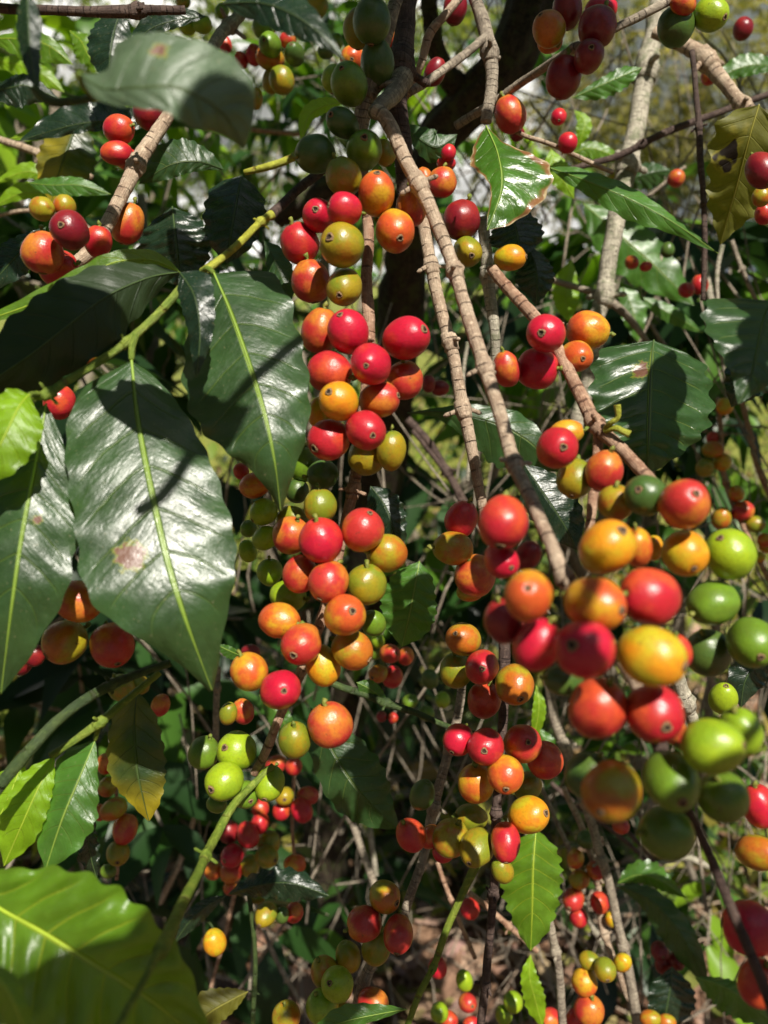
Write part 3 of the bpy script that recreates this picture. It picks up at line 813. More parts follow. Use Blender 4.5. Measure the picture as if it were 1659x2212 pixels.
branch('pinkish twig running diagonally to the right cherries', [(1062, 580, 372), (1100, 625, 362), (1150, 680, 350), (1205, 755, 340), (1250, 840, 328), (1288, 915, 318), (1345, 975, 308), (1405, 1040, 296), (1470, 1110, 285)], [12, 13, 14, 14, 14, 16, 14, 14, 12], 'pink', (.33, .625))
branch('brown stem hanging below the joint of the pinkish twig', [(1292, 930, 320), (1290, 1010, 316), (1280, 1090, 312), (1272, 1160, 310)], [12, 11, 11, 9], 'pink', ())
branch('pale lichened upright branch in the right half', [(1424, -30, 640), (1412, 60, 635), (1396, 150, 630), (1372, 270, 622), (1352, 380, 616), (1328, 500, 612), (1304, 620, 610), (1284, 740, 610), (1262, 850, 612), (1240, 940, 618)], [19, 20, 20, 20, 21, 19, 18, 17, 16, 15], 'pale', (.22, .42, .68), kink=.35)
branch('sunlit branch bending down at the upper right corner', [(1410, 70, 560), (1470, 95, 550), (1525, 130, 540), (1575, 190, 530), (1625, 250, 522), (1680, 310, 518)], [12, 15, 17, 14, 13, 13], 'tan', (.4, .72))
branch('long thin twig slanting up to the dark red bunch', [(985, 272, 470), (1060, 225, 455), (1130, 175, 440), (1200, 130, 415), (1250, 100, 395), (1340, 55, 390), (1420, 15, 390), (1480, -20, 395)], [9, 9, 9, 9, 9, 9, 10, 10], 'grey', (.55,))
branch('thin dark twig slanting across the pale upright branch', [(1200, 372, 600), (1270, 356, 596), (1340, 335, 594), (1440, 285, 590), (1560, 240, 590), (1680, 195, 590)], [6, 7, 7, 8, 7, 7], 'dark', (.5,))
branch('thin black hanging twig near the spotted yellow leaf', [(1494, 110, 500), (1506, 220, 498), (1512, 330, 498), (1520, 440, 500), (1522, 540, 502), (1518, 650, 506)], [6, 6, 7, 6, 6, 5], 'dark', (.3, .6))
branch('slanting brown twig at upper left holding the dark cherry', [(372, 232, 425), (335, 290, 420), (298, 350, 415), (270, 410, 408), (238, 475, 400), (196, 538, 392), (160, 570, 390)], [13, 15, 17, 15, 15, 16, 14], 'tan', (.36,))
branch('grey twig from the top edge behind the blurred leaf', [(560, -20, 520), (520, 30, 500), (478, 75, 480), (430, 150, 455), (380, 222, 440)], [13, 13, 13, 12, 12], 'grey', (.4,))
branch('dark horizontal twig along the upper left edge', [(-40, 15, 360), (60, 22, 358), (170, 24, 356), (270, 28, 356), (330, 22, 358), (400, 20, 362)], [10, 10, 10, 13, 10, 9], 'dark', (.68,))
branch('yellow-green shoot with a purple-brown upper end', [(588, 463, 352), (560, 482, 348), (520, 522, 340), (480, 556, 334), (436, 590, 330)], [10, 8, 8, 8, 10], 'ygreen', (.22,))
branch('dark purple twig above the yellow-green shoot', [(720, 345, 385), (690, 372, 378), (650, 405, 368), (618, 435, 360), (584, 466, 353)], [9, 10, 10, 10, 11], 'dark', ())
branch('bright yellow-green twig left of the shaded green cherries', [(668, 322, 430), (620, 345, 428), (570, 362, 428), (530, 372, 432)], [7, 8, 8, 6], 'ygreen', ())
branch('green shoot carrying the left leaves', [(392, 622, 318), (330, 690, 312), (268, 745, 306), (200, 790, 298), (140, 825, 290), (100, 852, 285), (58, 858, 284)], [9, 9, 9, 9, 9, 10, 6], 'green', (.32, .82))
branch('dark green stalk of the broad left leaf', [(270, 742, 307), (200, 742, 306), (140, 752, 304)], [7, 8, 7], 'dgreen', (), cat='stem')
branch('long green shoot at the lower left', [(368, 1432, 330), (300, 1455, 325), (220, 1490, 318), (140, 1545, 310), (70, 1615, 302), (-20, 1720, 296)], [8, 9, 11, 11, 13, 14], 'dgreen', (.35,))
branch('forked pale green shoot below the dark trio', [(345, 1452, 340), (280, 1505, 335), (215, 1560, 330), (160, 1600, 326), (110, 1632, 324)], [7, 8, 10, 8, 7], 'green', (.5,))
branch('thick green stem over the lowest left leaf', [(590, 1655, 352), (540, 1700, 345), (500, 1742, 334), (462, 1815, 318), (430, 1880, 290), (398, 1945, 262), (364, 2018, 234), (345, 2055, 222)], [7, 8, 9, 10, 10, 12, 15, 18], 'green', (.5,))
branch('thin green stem end over the lowest left leaf', [(344, 2052, 222), (310, 2120, 212), (270, 2190, 205), (230, 2270, 200)], [9, 8, 8, 9], 'green', ())
branch('thin green twig with a brown joint below centre', [(650, 1440, 440), (720, 1478, 438), (790, 1500, 436), (835, 1518, 434), (900, 1540, 430), (960, 1566, 426), (1010, 1582, 420), (1070, 1598, 412)], [6, 8, 8, 9, 7, 6, 6, 6], 'dgreen', (.43,))
branch('dark twig below the blurred near cluster at lower right', [(1420, 1590, 232), (1450, 1690, 234), (1500, 1780, 238), (1545, 1880, 240), (1592, 1990, 240), (1640, 2110, 238), (1690, 2240, 236)], [18, 14, 9, 10, 11, 12, 13], 'dark', ())
branch('straight tan twig leading down to the bottom centre cluster', [(1000, 1450, 440), (985, 1560, 436), (962, 1650, 432), (938, 1740, 430), (916, 1840, 430), (890, 1925, 428), (862, 2000, 428), (800, 2090, 430), (770, 2200, 434)], [9, 10, 10, 11, 10, 10, 10, 12, 14], 'grey', (.2, .38))
branch('dark purple twig hanging straight down right of centre', [(1092, 1380, 400), (1090, 1500, 398), (1082, 1620, 396), (1074, 1740, 394), (1068, 1850, 394), (1064, 1960, 398), (1052, 2080, 402), (1040, 2230, 406)], [13, 11, 10, 10, 10, 9, 9, 9], 'dark', (.45, .68, .9))
branch('long ringed branch hanging beside the purple twig', [(1185, 1480, 620), (1200, 1560, 618), (1232, 1650, 616), (1262, 1730, 614), (1290, 1820, 612), (1318, 1920, 612), (1338, 2010, 614), (1360, 2110, 618), (1380, 2230, 622)], [10, 11, 12, 11, 10, 10, 10, 11, 11], 'grey', (.2, .37, .55, .8))
branch('short ringed branch beside the yellow ripe cherry', [(1138, 1790, 520), (1152, 1850, 520), (1172, 1930, 520), (1192, 2020, 522), (1208, 2100, 524), (1216, 2230, 526)], [9, 9, 9, 9, 9, 9], 'grey', (.2, .4, .7))
branch('thin green shoot curving to the bottom edge', [(1034, 1855, 400), (1000, 1930, 402), (966, 2010, 404), (935, 2090, 404), (900, 2160, 404), (870, 2240, 404)], [12, 8, 8, 7, 7, 6], 'green', (.6,))
branch('pale broken twig at right under the green bunch', [(1458, 1450, 420), (1480, 1510, 424), (1500, 1570, 430), (1530, 1660, 440)], [16, 16, 12, 9], 'pale', (.35,))
branch('thin tan twig holding the low right cherries', [(1218, 1700, 660), (1262, 1800, 655), (1290, 1900, 650), (1296, 1980, 648), (1320, 2060, 640), (1360, 2160, 640)], [6, 7, 7, 8, 7, 7], 'tan', (.4, .7))
branch('pale twig low in the left undergrowth', [(425, 1750, 900), (400, 1830, 900), (370, 1900, 900), (345, 1950, 905)], [5, 6, 7, 6], 'tan', (.3,))
branch('thin twig rising beside the wavy dark leaf', [(555, 1750, 700), (525, 1850, 700), (500, 1960, 705), (470, 2080, 710), (430, 2230, 720)], [4, 4, 5, 4, 4], 'pink', ())
branch('slim green stem near the lone yellow cherry', [(536, 1925, 520), (546, 2000, 520), (552, 2080, 520), (548, 2160, 520), (545, 2240, 520)], [5, 5, 5, 5, 5], 'dgreen', (.7,))
branch('grey-brown twig between the leaf tip and the bottom cluster', [(690, 1580, 760), (720, 1660, 750), (752, 1750, 740), (780, 1830, 730), (812, 1920, 720)], [7, 8, 8, 8, 8], 'grey', (.55,))
branch('dark slanting dead twig right of the red cluster', [(880, 905, 760), (930, 960, 760), (965, 1020, 760), (1000, 1080, 760), (1040, 1150, 765)], [9, 9, 9, 8, 7], 'dark', (.5,))
branch('pale twig at the left edge among bright leaves', [(-20, 296, 620), (50, 318, 615), (130, 350, 610), (200, 385, 610)], [7, 8, 8, 6], 'tan', (.5,))
branch('thin twig with the row of far right cherries', [(1550, 860, 730), (1558, 940, 726), (1560, 1010, 724), (1580, 1080, 722), (1625, 1180, 722), (1680, 1290, 724)], [5, 5, 6, 6, 6, 6], 'pink', (.2, .5))
branch('reddish twig at the far right edge', [(1600, 850, 800), (1618, 930, 800), (1640, 1020, 800), (1680, 1100, 800)], [6, 6, 6, 6], 'pink', (.4,))
branch('thin pale stalk above the dark right leaf', [(1520, 560, 760), (1535, 640, 755), (1556, 740, 750), (1570, 830, 750)], [7, 7, 6, 6], 'pale', ())
branch('bare dead twig crossing behind the right leaves', [(1110, 560, 700), (1180, 600, 700), (1260, 625, 700), (1330, 660, 700), (1400, 740, 700)], [6, 7, 7, 9, 6], 'grey', (.6,))
branch('thin grey twig left of the grey-green blurred leaf', [(75, 190, 235), (110, 218, 235), (160, 216, 232), (215, 208, 228)], [10, 10, 9, 8], 'dgreen', ())
branch('small green bud stalk on the pinkish twig joint', [(1308, 925, 312), (1322, 912, 308), (1336, 900, 306), (1334, 874, 305)], [5, 6, 6, 8], 'ygreen', (), name='flower_stalk', cat='stalk', group='stalks on the joint')
branch('stubby green stalk jutting right of the pinkish twig joint', [(1306, 930, 312), (1330, 925, 308), (1346, 932, 306), (1360, 938, 305)], [6, 7, 7, 8], 'ygreen', (), name='flower_stalk', cat='stalk', group='stalks on the joint')

TW = [
 ('short pale twig carrying the small red cherries at upper right', [(1072, 262, 455), (1130, 292, 455), (1190, 312, 455), (1260, 345, 460), (1325, 372, 465)], 5, 'tan', (.6,)),
 ('thin twig behind the far orange-red cherry at upper right', [(1380, 440, 665), (1430, 400, 662), (1480, 360, 662)], 4, 'grey', ()),
 ('thin brown twig slanting through the lower right undergrowth', [(1166, 1690, 700), (1205, 1780, 700), (1240, 1860, 700), (1262, 1930, 705)], 5, 'grey', (.5,)),
 ('pale sunlit twig below the tan twig cherries', [(1258, 1950, 690), (1280, 2000, 690), (1312, 2062, 690), (1370, 2170, 695)], 7, 'pale', (.4,)),
 ('pale curved dry twig lying at the lower right', [(1370, 1880, 900), (1420, 1866, 900), (1480, 1852, 900), (1530, 1870, 905)], 7, 'pale', ()),
 ('dark dry twig slanting behind the blurred yellow cherry', [(1190, 1690, 820), (1260, 1750, 820), (1330, 1800, 825), (1400, 1860, 830)], 5, 'dark', ()),
 ('second dark dry twig slanting at the lower right', [(1215, 1700, 850), (1290, 1730, 850), (1360, 1800, 850), (1440, 1890, 860)], 5, 'dark', ()),
 ('grey twig slanting below the lone yellow cherry', [(570, 2010, 800), (600, 2080, 800), (640, 2150, 800), (690, 2240, 805)], 5, 'grey', (.5,)),
 ('short pale dead twig standing below the half sunlit leaf', [(798, 1786, 900), (804, 1830, 900), (812, 1890, 905)], 6, 'pale', ()),
 ('thin brown twig left of the dark purple twig', [(945, 1862, 560), (965, 1920, 560), (986, 1975, 560), (1026, 2070, 565)], 5, 'pink', (.5,)),
 ('reddish twig crossing behind the dark purple twig', [(1000, 1918, 600), (1060, 1965, 600), (1110, 2010, 600), (1160, 2055, 605)], 6, 'pink', (.6,)),
 ('thin stalk holding the lone yellow cherry', [(463, 2010, 505), (455, 1996, 508), (444, 1985, 512), (436, 1968, 516)], 3, 'dgreen', ()),
 ('bare twig crossing behind the small mixed cluster', [(640, 1640, 660), (632, 1720, 655), (632, 1800, 655), (640, 1900, 660)], 4, 'pink', (.4,)),
 ('thin twig through the shaded lower left cluster', [(248, 1620, 570), (252, 1720, 565), (258, 1800, 565), (252, 1900, 570)], 4, 'pink', ()),
 ('pale twig behind the leaf tip at the lower left', [(470, 1440, 560), (468, 1520, 560), (466, 1600, 565)], 7, 'grey', (.3,)),
 ('forked dead twig right of the big red cluster', [(890, 930, 700), (940, 990, 700), (985, 1060, 700), (1010, 1150, 705)], 5, 'dark', (.5,)),
 ('thin pale twig between the two ringed branches', [(1010, 740, 680), (1000, 830, 680), (1016, 930, 680), (1010, 1040, 685)], 4, 'pale', ()),
 ('straight thin twig at the upper left behind bright leaves', [(-20, 470, 700), (60, 455, 700), (150, 470, 700), (230, 520, 700)], 4, 'tan', ()),
 ('thin twig crossing the sky gap at upper left', [(540, 280, 900), (590, 285, 900), (650, 290, 900)], 5, 'pink', ()),
 ('dry twig at the right edge under the spotted leaf', [(1560, 530, 650), (1548, 600, 650), (1552, 680, 655)], 5, 'pale', ()),
 ('second dry twig at the right edge under the spotted leaf', [(1580, 520, 700), (1610, 600, 700), (1660, 700, 705)], 5, 'grey', (.4,)),
]
for lab_, p_, r_, m_, n_ in TW: branch(lab_, p_, r_, m_, n_, sides=9)

# ------------------------------------------------------------ leaves
leaf('largest leaf, sunlit grey-green with a brown scar, hanging at left',
 [(284, 778, 304), (298, 900, 294), (324, 1040, 284), (360, 1200, 275), (402, 1340, 272), (458, 1492, 284)],
 [0, 112, 155, 170, 176, 180, 190, 172, 112, 42, 6], [0, 56, 98, 122, 140, 150, 152, 134, 98, 46, 4], 'hero', (-16, 16), ripple=.4, quilt=.35, nu=90, nv=22, pet=[(285, 750, 306), (292, 725, 308)], cup=.07, hero=True, scars=[(281, 1200, 30)])
leaf('second large sunlit leaf with a diagonal shadow, right of the largest',
 [(462, 590, 324), (500, 680, 314), (540, 790, 304), (574, 900, 297), (594, 1000, 296), (606, 1104, 304)],
 [0, 60, 98, 132, 150, 152, 138, 105, 62, 22, 4], [0, 105, 130, 124, 120, 112, 98, 78, 52, 22, 4], 'hero', (2, 20), ripple=.7, quilt=.4, nu=80, nv=20, pet=[(448, 580, 326), (436, 588, 330)], cup=.08, hero=True)
leaf('small dark curled piece and shadow on the second large leaf, built as a leaf', [(388, 588, 300), (420, 640, 292), (432, 720, 290), (424, 815, 292)], [0, 28, 34, 28, 18, 0], [0, 46, 40, 32, 18, 0], 'deep', (30, 20), nu=30, nv=7)  # dark leaf shape stands for a shadow with a curled piece
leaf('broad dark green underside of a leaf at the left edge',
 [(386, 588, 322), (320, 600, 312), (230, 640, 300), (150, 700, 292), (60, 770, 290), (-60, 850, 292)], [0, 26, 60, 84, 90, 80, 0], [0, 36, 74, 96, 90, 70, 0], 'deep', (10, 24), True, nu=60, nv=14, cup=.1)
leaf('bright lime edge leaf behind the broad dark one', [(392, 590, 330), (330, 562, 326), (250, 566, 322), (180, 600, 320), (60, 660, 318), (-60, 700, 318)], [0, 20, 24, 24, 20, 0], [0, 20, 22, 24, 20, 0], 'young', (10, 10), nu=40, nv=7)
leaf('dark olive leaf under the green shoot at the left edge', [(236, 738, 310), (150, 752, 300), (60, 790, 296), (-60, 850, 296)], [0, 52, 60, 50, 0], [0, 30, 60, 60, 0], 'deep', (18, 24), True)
leaf('long grey-green leaf hanging along the left edge', [(100, 872, 290), (78, 1000, 283), (50, 1140, 276), (26, 1300, 272), (2, 1500, 280)],
 [0, 76, 118, 128, 118, 90, 50, 0], [0, 44, 78, 122, 118, 112, 62, 0], 'hero', (2, 18), ripple=.55, nu=70, nv=16, hero=True, scars=[(82, 1122, 9)])
leaf('glowing lime leaf at the left edge', [(64, 852, 275), (40, 880, 268), (0, 960, 262), (-60, 1060, 262)], [0, 44, 46, 40, 0], [0, 50, 72, 60, 0], 'lime', (12, 16), pet=[(80, 852, 282)], hero=True)
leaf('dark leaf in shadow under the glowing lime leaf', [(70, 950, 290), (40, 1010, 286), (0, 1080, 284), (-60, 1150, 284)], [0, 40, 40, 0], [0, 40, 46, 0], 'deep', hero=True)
leaf('blurred grey-green leaf with a brown spot at upper left',
 [(172, 160, 212), (225, 192, 207), (300, 190, 203), (380, 190, 203), (455, 225, 208), (500, 270, 214), (527, 322, 220)],
 [0, 22, 38, 48, 58, 66, 52, 26, 0], [0, 36, 100, 118, 112, 112, 92, 44, 0], 'sheen', (-12, 20), ripple=.4, nu=60, nv=14, pet=[(185, 190, 220), (215, 210, 228)], cup=.05, hero=True, scars=[(345, 108, 15)])
leaf('thin dark blurred leaf hanging at the upper left corner', [(58, -30, 240), (62, 60, 236), (68, 130, 234), (84, 205, 235)], [0, 26, 24, 16, 0], [0, 26, 24, 16, 0], 'deep', (40, 30))
leaf('dark blurred leaf pointing right across the top', [(478, 8, 268), (560, 6, 260), (630, 30, 254), (690, 72, 252), (745, 132, 252)], [0, 34, 46, 46, 36, 16, 0], [0, 36, 48, 46, 30, 14, 0], 'deep', (20, 40), nu=50, nv=10)
leaf('quilted glossy dark leaf right of the ripe pair', [(1412, 735, 404), (1406, 800, 390), (1402, 900, 376), (1400, 970, 371), (1396, 1026, 374)], [0, 108, 126, 126, 118, 88, 40, 0], [0, 100, 126, 136, 126, 92, 44, 0], 'dark', (10, 26), ripple=1.1, quilt=1.8, nu=60, nv=14, scars=[(1385, 800, 16)], hero=True)
leaf('glossy blue-green leaf with a bright tip at the right edge', [(1665, 650, 312), (1650, 700, 300), (1636, 760, 288), (1620, 820, 282), (1594, 874, 282)], [0, 120, 130, 100, 62, 30, 0], [0, 60, 90, 90, 60, 24, 0], 'dark', (14, 20), quilt=1.4, nu=50, nv=12, hero=True)
leaf('dark drooping leaf under the glossy one at the right edge', [(1660, 740, 330), (1630, 780, 325), (1600, 830, 322), (1580, 880, 325)], [0, 50, 50, 30, 0], [0, 60, 70, 40, 0], 'deep')
leaf('curled leaf with brown burnt edges, centre top', [(1050, 272, 376), (1076, 335, 362), (1082, 410, 354), (1052, 498, 352)], [0, 34, 56, 62, 44, 26, 18, 10, 0], [0, 8, 22, 66, 106, 104, 74, 40, 0], 'edged', (30, 8), ripple=.7, quilt=1.1, nu=50, nv=14, hero=True)
leaf('long lime-edged leaf slanting down right of the brown-edged leaf', [(1186, 362, 470), (1270, 392, 462), (1360, 430, 456), (1450, 478, 452), (1552, 548, 456)], [0, 18, 30, 40, 42, 30, 14, 0], [0, 18, 24, 26, 22, 14, 8, 0], 'mid', (20, 40), hero=True)
leaf('yellowing leaf with black spots at the right edge', [(1640, 225, 412), (1618, 300, 416), (1592, 400, 430), (1572, 470, 442), (1556, 530, 452)], [0, 66, 78, 64, 52, 24, 0], [0, 60, 78, 68, 56, 24, 0], 'spotted', (16, 16), ripple=1.6, nu=50, nv=12, hero=True)
leaf('wavy bright green leaf pointing right under the dark red bunch', [(1236, 212, 520), (1290, 188, 516), (1340, 166, 514), (1388, 146, 514)], [0, 24, 30, 22, 0], [0, 10, 16, 18, 0], 'mid', (20, 20), ripple=1.6, hero=True)
leaf('bright green leaf left of the yellow-green twig', [(484, 366, 440), (430, 350, 432), (370, 356, 428), (300, 398, 430)], [0, 28, 50, 44, 0], [0, 16, 26, 26, 0], 'dark', (16, 20), hero=True)
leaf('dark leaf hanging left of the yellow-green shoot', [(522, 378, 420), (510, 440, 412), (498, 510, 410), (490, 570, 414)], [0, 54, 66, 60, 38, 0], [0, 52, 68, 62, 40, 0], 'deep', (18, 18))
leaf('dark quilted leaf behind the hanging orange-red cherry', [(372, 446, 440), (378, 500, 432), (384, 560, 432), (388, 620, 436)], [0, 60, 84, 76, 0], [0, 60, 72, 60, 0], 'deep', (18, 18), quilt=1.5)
leaf('small green leaf tucked behind the second large leaf', [(570, 520, 380), (592, 560, 376), (612, 610, 374), (626, 660, 374)], [0, 14, 26, 24, 0], [0, 26, 30, 22, 0], 'dark')
leaf('dark sheeny leaf behind the thick pale branch', [(880, 892, 470), (960, 890, 462), (1060, 910, 456), (1140, 950, 456), (1210, 1020, 460)], [0, 14, 50, 84, 70, 0], [0, 8, 26, 40, 30, 0], 'dark', (22, 22), nu=40)
leaf('shaded leaf under the ripe pair on the pinkish twig', [(1130, 1000, 400), (1170, 1060, 396), (1210, 1120, 394), (1250, 1190, 396)], [0, 44, 54, 40, 0], [0, 40, 56, 46, 0], 'deep')
leaf('glossy dark leaf with a lime patch right of the orange cluster', [(906, 1212, 400), (896, 1270, 394), (884, 1330, 392), (868, 1398, 396)], [0, 46, 64, 66, 46, 0], [0, 34, 48, 56, 44, 0], 'mid', (20, 20), quilt=1.3, hero=True)
leaf('dark leaf behind the upper orange cherries', [(800, 1050, 400), (830, 1090, 396), (850, 1140, 394), (868, 1200, 396)], [0, 40, 50, 30, 0], [0, 30, 36, 24, 0], 'deep', ripple=1.6)
leaf('half sunlit leaf pointing down below the orange cluster', [(672, 1530, 470), (705, 1600, 458), (760, 1690, 450), (812, 1750, 450), (862, 1790, 454)], [0, 30, 52, 62, 54, 30, 0], [0, 40, 66, 76, 62, 32, 0], 'dark', (22, 10), nu=40, hero=True)
leaf('dark hanging leaf with a yellow tip in the lower left', [(296, 1490, 360), (290, 1570, 354), (296, 1660, 352), (308, 1720, 354), (322, 1775, 358)], [0, 42, 58, 62, 46, 22, 0], [0, 44, 60, 62, 54, 34, 0], 'tipped', (18, 18), nu=40)
leaf('bright lime leaf at the lower left edge', [(118, 1634, 330), (84, 1700, 322), (48, 1780, 318), (8, 1872, 322)], [0, 40, 52, 44, 0], [0, 26, 40, 38, 0], 'lime', (16, 16), pet=[(130, 1622, 328)], hero=True)
leaf('second bright lime leaf cut by the left edge', [(50, 1640, 340), (20, 1720, 334), (-20, 1800, 330)], [0, 40, 40, 0], [0, 30, 34, 0], 'lime', hero=True)
leaf('sheeny green leaf with a pale midrib above the lowest left leaf', [(206, 1598, 335), (172, 1680, 326), (134, 1770, 320), (98, 1880, 320)], [0, 50, 62, 60, 42, 0], [0, 26, 52, 70, 54, 0], 'mid', (26, 10), pet=[(214, 1565, 330)], hero=True)
leaf('dark wavy leaf behind the sheeny green one', [(196, 1720, 350), (190, 1790, 346), (196, 1850, 346), (210, 1900, 348)], [0, 24, 28, 0], [0, 18, 20, 0], 'deep', ripple=2.4)
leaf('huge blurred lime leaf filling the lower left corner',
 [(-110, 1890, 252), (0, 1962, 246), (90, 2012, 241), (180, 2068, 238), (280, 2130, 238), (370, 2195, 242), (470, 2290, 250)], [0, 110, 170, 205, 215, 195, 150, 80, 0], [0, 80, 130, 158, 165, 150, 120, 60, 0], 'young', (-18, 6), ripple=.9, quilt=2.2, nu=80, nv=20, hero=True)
leaf('dark leaf curling in at the lower left corner', [(-40, 2080, 190), (10, 2130, 188), (40, 2190, 188), (60, 2260, 190)], [0, 30, 40, 30, 0], [0, 30, 30, 20, 0], 'young', (30, 30))
leaf('wavy dark leaf above the bottom centre cluster', [(492, 1932, 500), (560, 1912, 492), (630, 1908, 488), (712, 1936, 490)], [0, 22, 34, 34, 0], [0, 24, 32, 28, 0], 'deep', (20, 30), ripple=2.2)
leaf('narrow dark leaf slanting left of the wavy dark leaf', [(490, 1934, 505), (450, 1955, 500), (410, 1990, 498), (375, 2040, 500)], [0, 16, 18, 0], [0, 16, 20, 0], 'deep')
leaf('drooping leaf with a bright lime lower part, right of centre', [(1158, 1790, 480), (1152, 1870, 472), (1150, 1960, 470), (1146, 2055, 474)], [0, 52, 66, 62, 36, 0], [0, 50, 62, 58, 40, 0], 'young', (24, 30), ripple=1.7, quilt=1.6, nu=40, hero=True)
leaf('long green leaf slanting at the lower right', [(1330, 1912, 640), (1400, 1940, 632), (1450, 1990, 626), (1490, 2050, 624), (1530, 2130, 628)], [0, 20, 36, 40, 30, 0], [0, 20, 28, 30, 22, 0], 'dark', (20, 16))
leaf('wavy leaf just above the long lower right leaf', [(1334, 1908, 642), (1380, 1890, 640), (1430, 1905, 640), (1482, 1940, 642)], [0, 16, 20, 16, 0], [0, 26, 34, 16, 0], 'mid', (30, 10), ripple=1.8)
leaf('dark blue-green leaf at the bottom right', [(1452, 2088, 620), (1448, 2130, 616), (1440, 2180, 614), (1432, 2240, 616)], [0, 40, 40, 0], [0, 50, 56, 0], 'deep', quilt=1.5)
leaf('curling leaf at the bottom right corner', [(1500, 2110, 600), (1560, 2130, 596), (1610, 2160, 594), (1680, 2220, 596)], [0, 36, 50, 40, 0], [0, 14, 24, 24, 0], 'mid', ripple=1.8)
leaf('small lime leaf hanging at the bottom edge', [(1146, 2062, 540), (1144, 2110, 536), (1156, 2160, 536), (1172, 2220, 540)], [0, 16, 22, 22, 0], [0, 14, 22, 20, 0], 'lime', ripple=1.6, hero=True)
leaf('olive leaf at the bottom edge left of centre', [(536, 2142, 480), (500, 2160, 474), (450, 2190, 470), (400, 2240, 470)], [0, 30, 46, 0], [0, 22, 30, 0], 'spotted')
leaf('green leaf across the bottom edge below the shaded cluster', [(880, 2180, 380), (820, 2190, 374), (740, 2208, 370), (660, 2240, 370)], [0, 22, 34, 0], [0, 12, 16, 0], 'mid')
leaf('dark leaf under the brown-edged leaf', [(1090, 430, 440), (1110, 480, 434), (1120, 520, 432), (1124, 560, 434)], [0, 48, 60, 0], [0, 44, 54, 0], 'deep')
leaf('shaded leaf right of the yellow ripe cherry', [(1140, 530, 450), (1156, 570, 446), (1160, 610, 446), (1158, 660, 450)], [0, 36, 46, 0], [0, 30, 36, 0], 'deep')
leaf('half lit green leaf behind the pale upright branch', [(1260, 440, 760), (1330, 500, 750), (1410, 570, 745), (1500, 660, 745)], [0, 50, 66, 50, 0], [0, 40, 50, 40, 0], 'mid', hero=True)
leaf('lime leaf curling beside the shaded green bunch', [(745, 222, 470), (705, 228, 466), (668, 250, 464), (650, 306, 464)], [0, 16, 22, 18, 0], [0, 10, 16, 10, 0], 'lime')
leaf('blue-grey sheeny leaf behind the thick pale branch top', [(860, 262, 440), (905, 300, 434), (945, 318, 432), (988, 290, 434)], [0, 20, 34, 0], [0, 30, 36, 0], 'dark', (30, 10))
leaf('pale small leaf tip near the orange cherry at lower left', [(524, 1418, 380), (500, 1408, 376), (466, 1392, 374)], [0, 8, 10, 0], [0, 14, 14, 0], 'mid')
leaf('small green leaf on the thin green twig', [(838, 1520, 436), (805, 1492, 434), (770, 1474, 434)], [0, 14, 18, 0], [0, 18, 22, 0], 'mid')
leaf('dark leaf behind the long dark cherry at left', [(330, 268, 520), (250, 262, 512), (160, 270, 508), (40, 305, 510)], [0, 34, 48, 40, 0], [0, 22, 20, 18, 0], 'deep', ripple=1.5)
leaf('broad olive leaf below the red pair at left', [(172, 250, 540), (150, 310, 534), (128, 370, 532), (110, 440, 536)], [0, 40, 56, 44, 0], [0, 50, 70, 50, 0], 'tipped')
leaf('dark hanging leaf above the blurred grey-green leaf', [(262, 18, 480), (246, 70, 474), (238, 120, 472), (236, 180, 476)], [0, 40, 52, 40, 0], [0, 34, 44, 36, 0], 'deep', hero=True)
leaf('arched dark leaf under the dark horizontal twig', [(446, 36, 460), (380, 44, 452), (320, 66, 450), (276, 118, 452)], [0, 26, 36, 22, 0], [0, 14, 18, 16, 0], 'deep', ripple=1.2)
leaf('lime leaf at upper left with a wavy tip', [(150, 66, 560), (176, 90, 556), (192, 120, 554), (222, 156, 556)], [0, 22, 24, 0], [0, 22, 26, 0], 'young', ripple=1.6, hero=True)
leaf('broad lime leaf at the upper left edge', [(-30, 84, 520), (40, 84, 514), (100, 96, 512), (158, 140, 514)], [0, 30, 50, 36, 0], [0, 12, 20, 16, 0], 'young', hero=True)
leaf('dark blurred leaf under the upper left corner', [(-40, 200, 300), (20, 190, 296), (60, 186, 296), (130, 215, 300)], [0, 40, 46, 0], [0, 20, 24, 0], 'deep')
leaf('upper bright lime leaf of the left edge tuft', [(130, 420, 600), (90, 380, 594), (50, 372, 592), (-20, 400, 594)], [0, 16, 20, 0], [0, 12, 14, 0], 'lime', hero=True)
leaf('lower bright lime leaf of the left edge tuft', [(134, 425, 600), (90, 418, 594), (40, 420, 592), (-20, 450, 594)], [0, 16, 24, 0], [0, 10, 14, 0], 'lime', hero=True)
leaf('blue sheeny leaf behind the far orange-red cherry', [(1330, 405, 720), (1370, 385, 714), (1410, 372, 712), (1450, 368, 714)], [0, 26, 32, 0], [0, 20, 22, 0], 'dark', (30, 30))
leaf('dark leaf at the left edge above the broad dark leaf', [(100, 490, 420), (60, 530, 412), (20, 570, 410), (-40, 640, 412)], [0, 30, 40, 0], [0, 30, 40, 0], 'deep')
leaf('lime leaf hanging between the ripe pair and the pale upright branch', [(1235, 560, 720), (1225, 610, 715), (1222, 650, 712), (1232, 700, 714)], [0, 24, 30, 22, 0], [0, 20, 28, 24, 0], 'lime', (12, 12), hero=True)
leaf('bright green leaf right of the pale upright branch', [(1340, 610, 760), (1360, 650, 755), (1372, 690, 752), (1378, 740, 755)], [0, 20, 28, 22, 0], [0, 24, 30, 20, 0], 'mid', (12, 12), hero=True)
leaf('sunlit leaf tip pointing right over the dark far right leaf', [(1380, 640, 700), (1430, 668, 696), (1470, 690, 696), (1520, 720, 700)], [0, 16, 20, 14, 0], [0, 14, 18, 12, 0], 'mid', (16, 16))
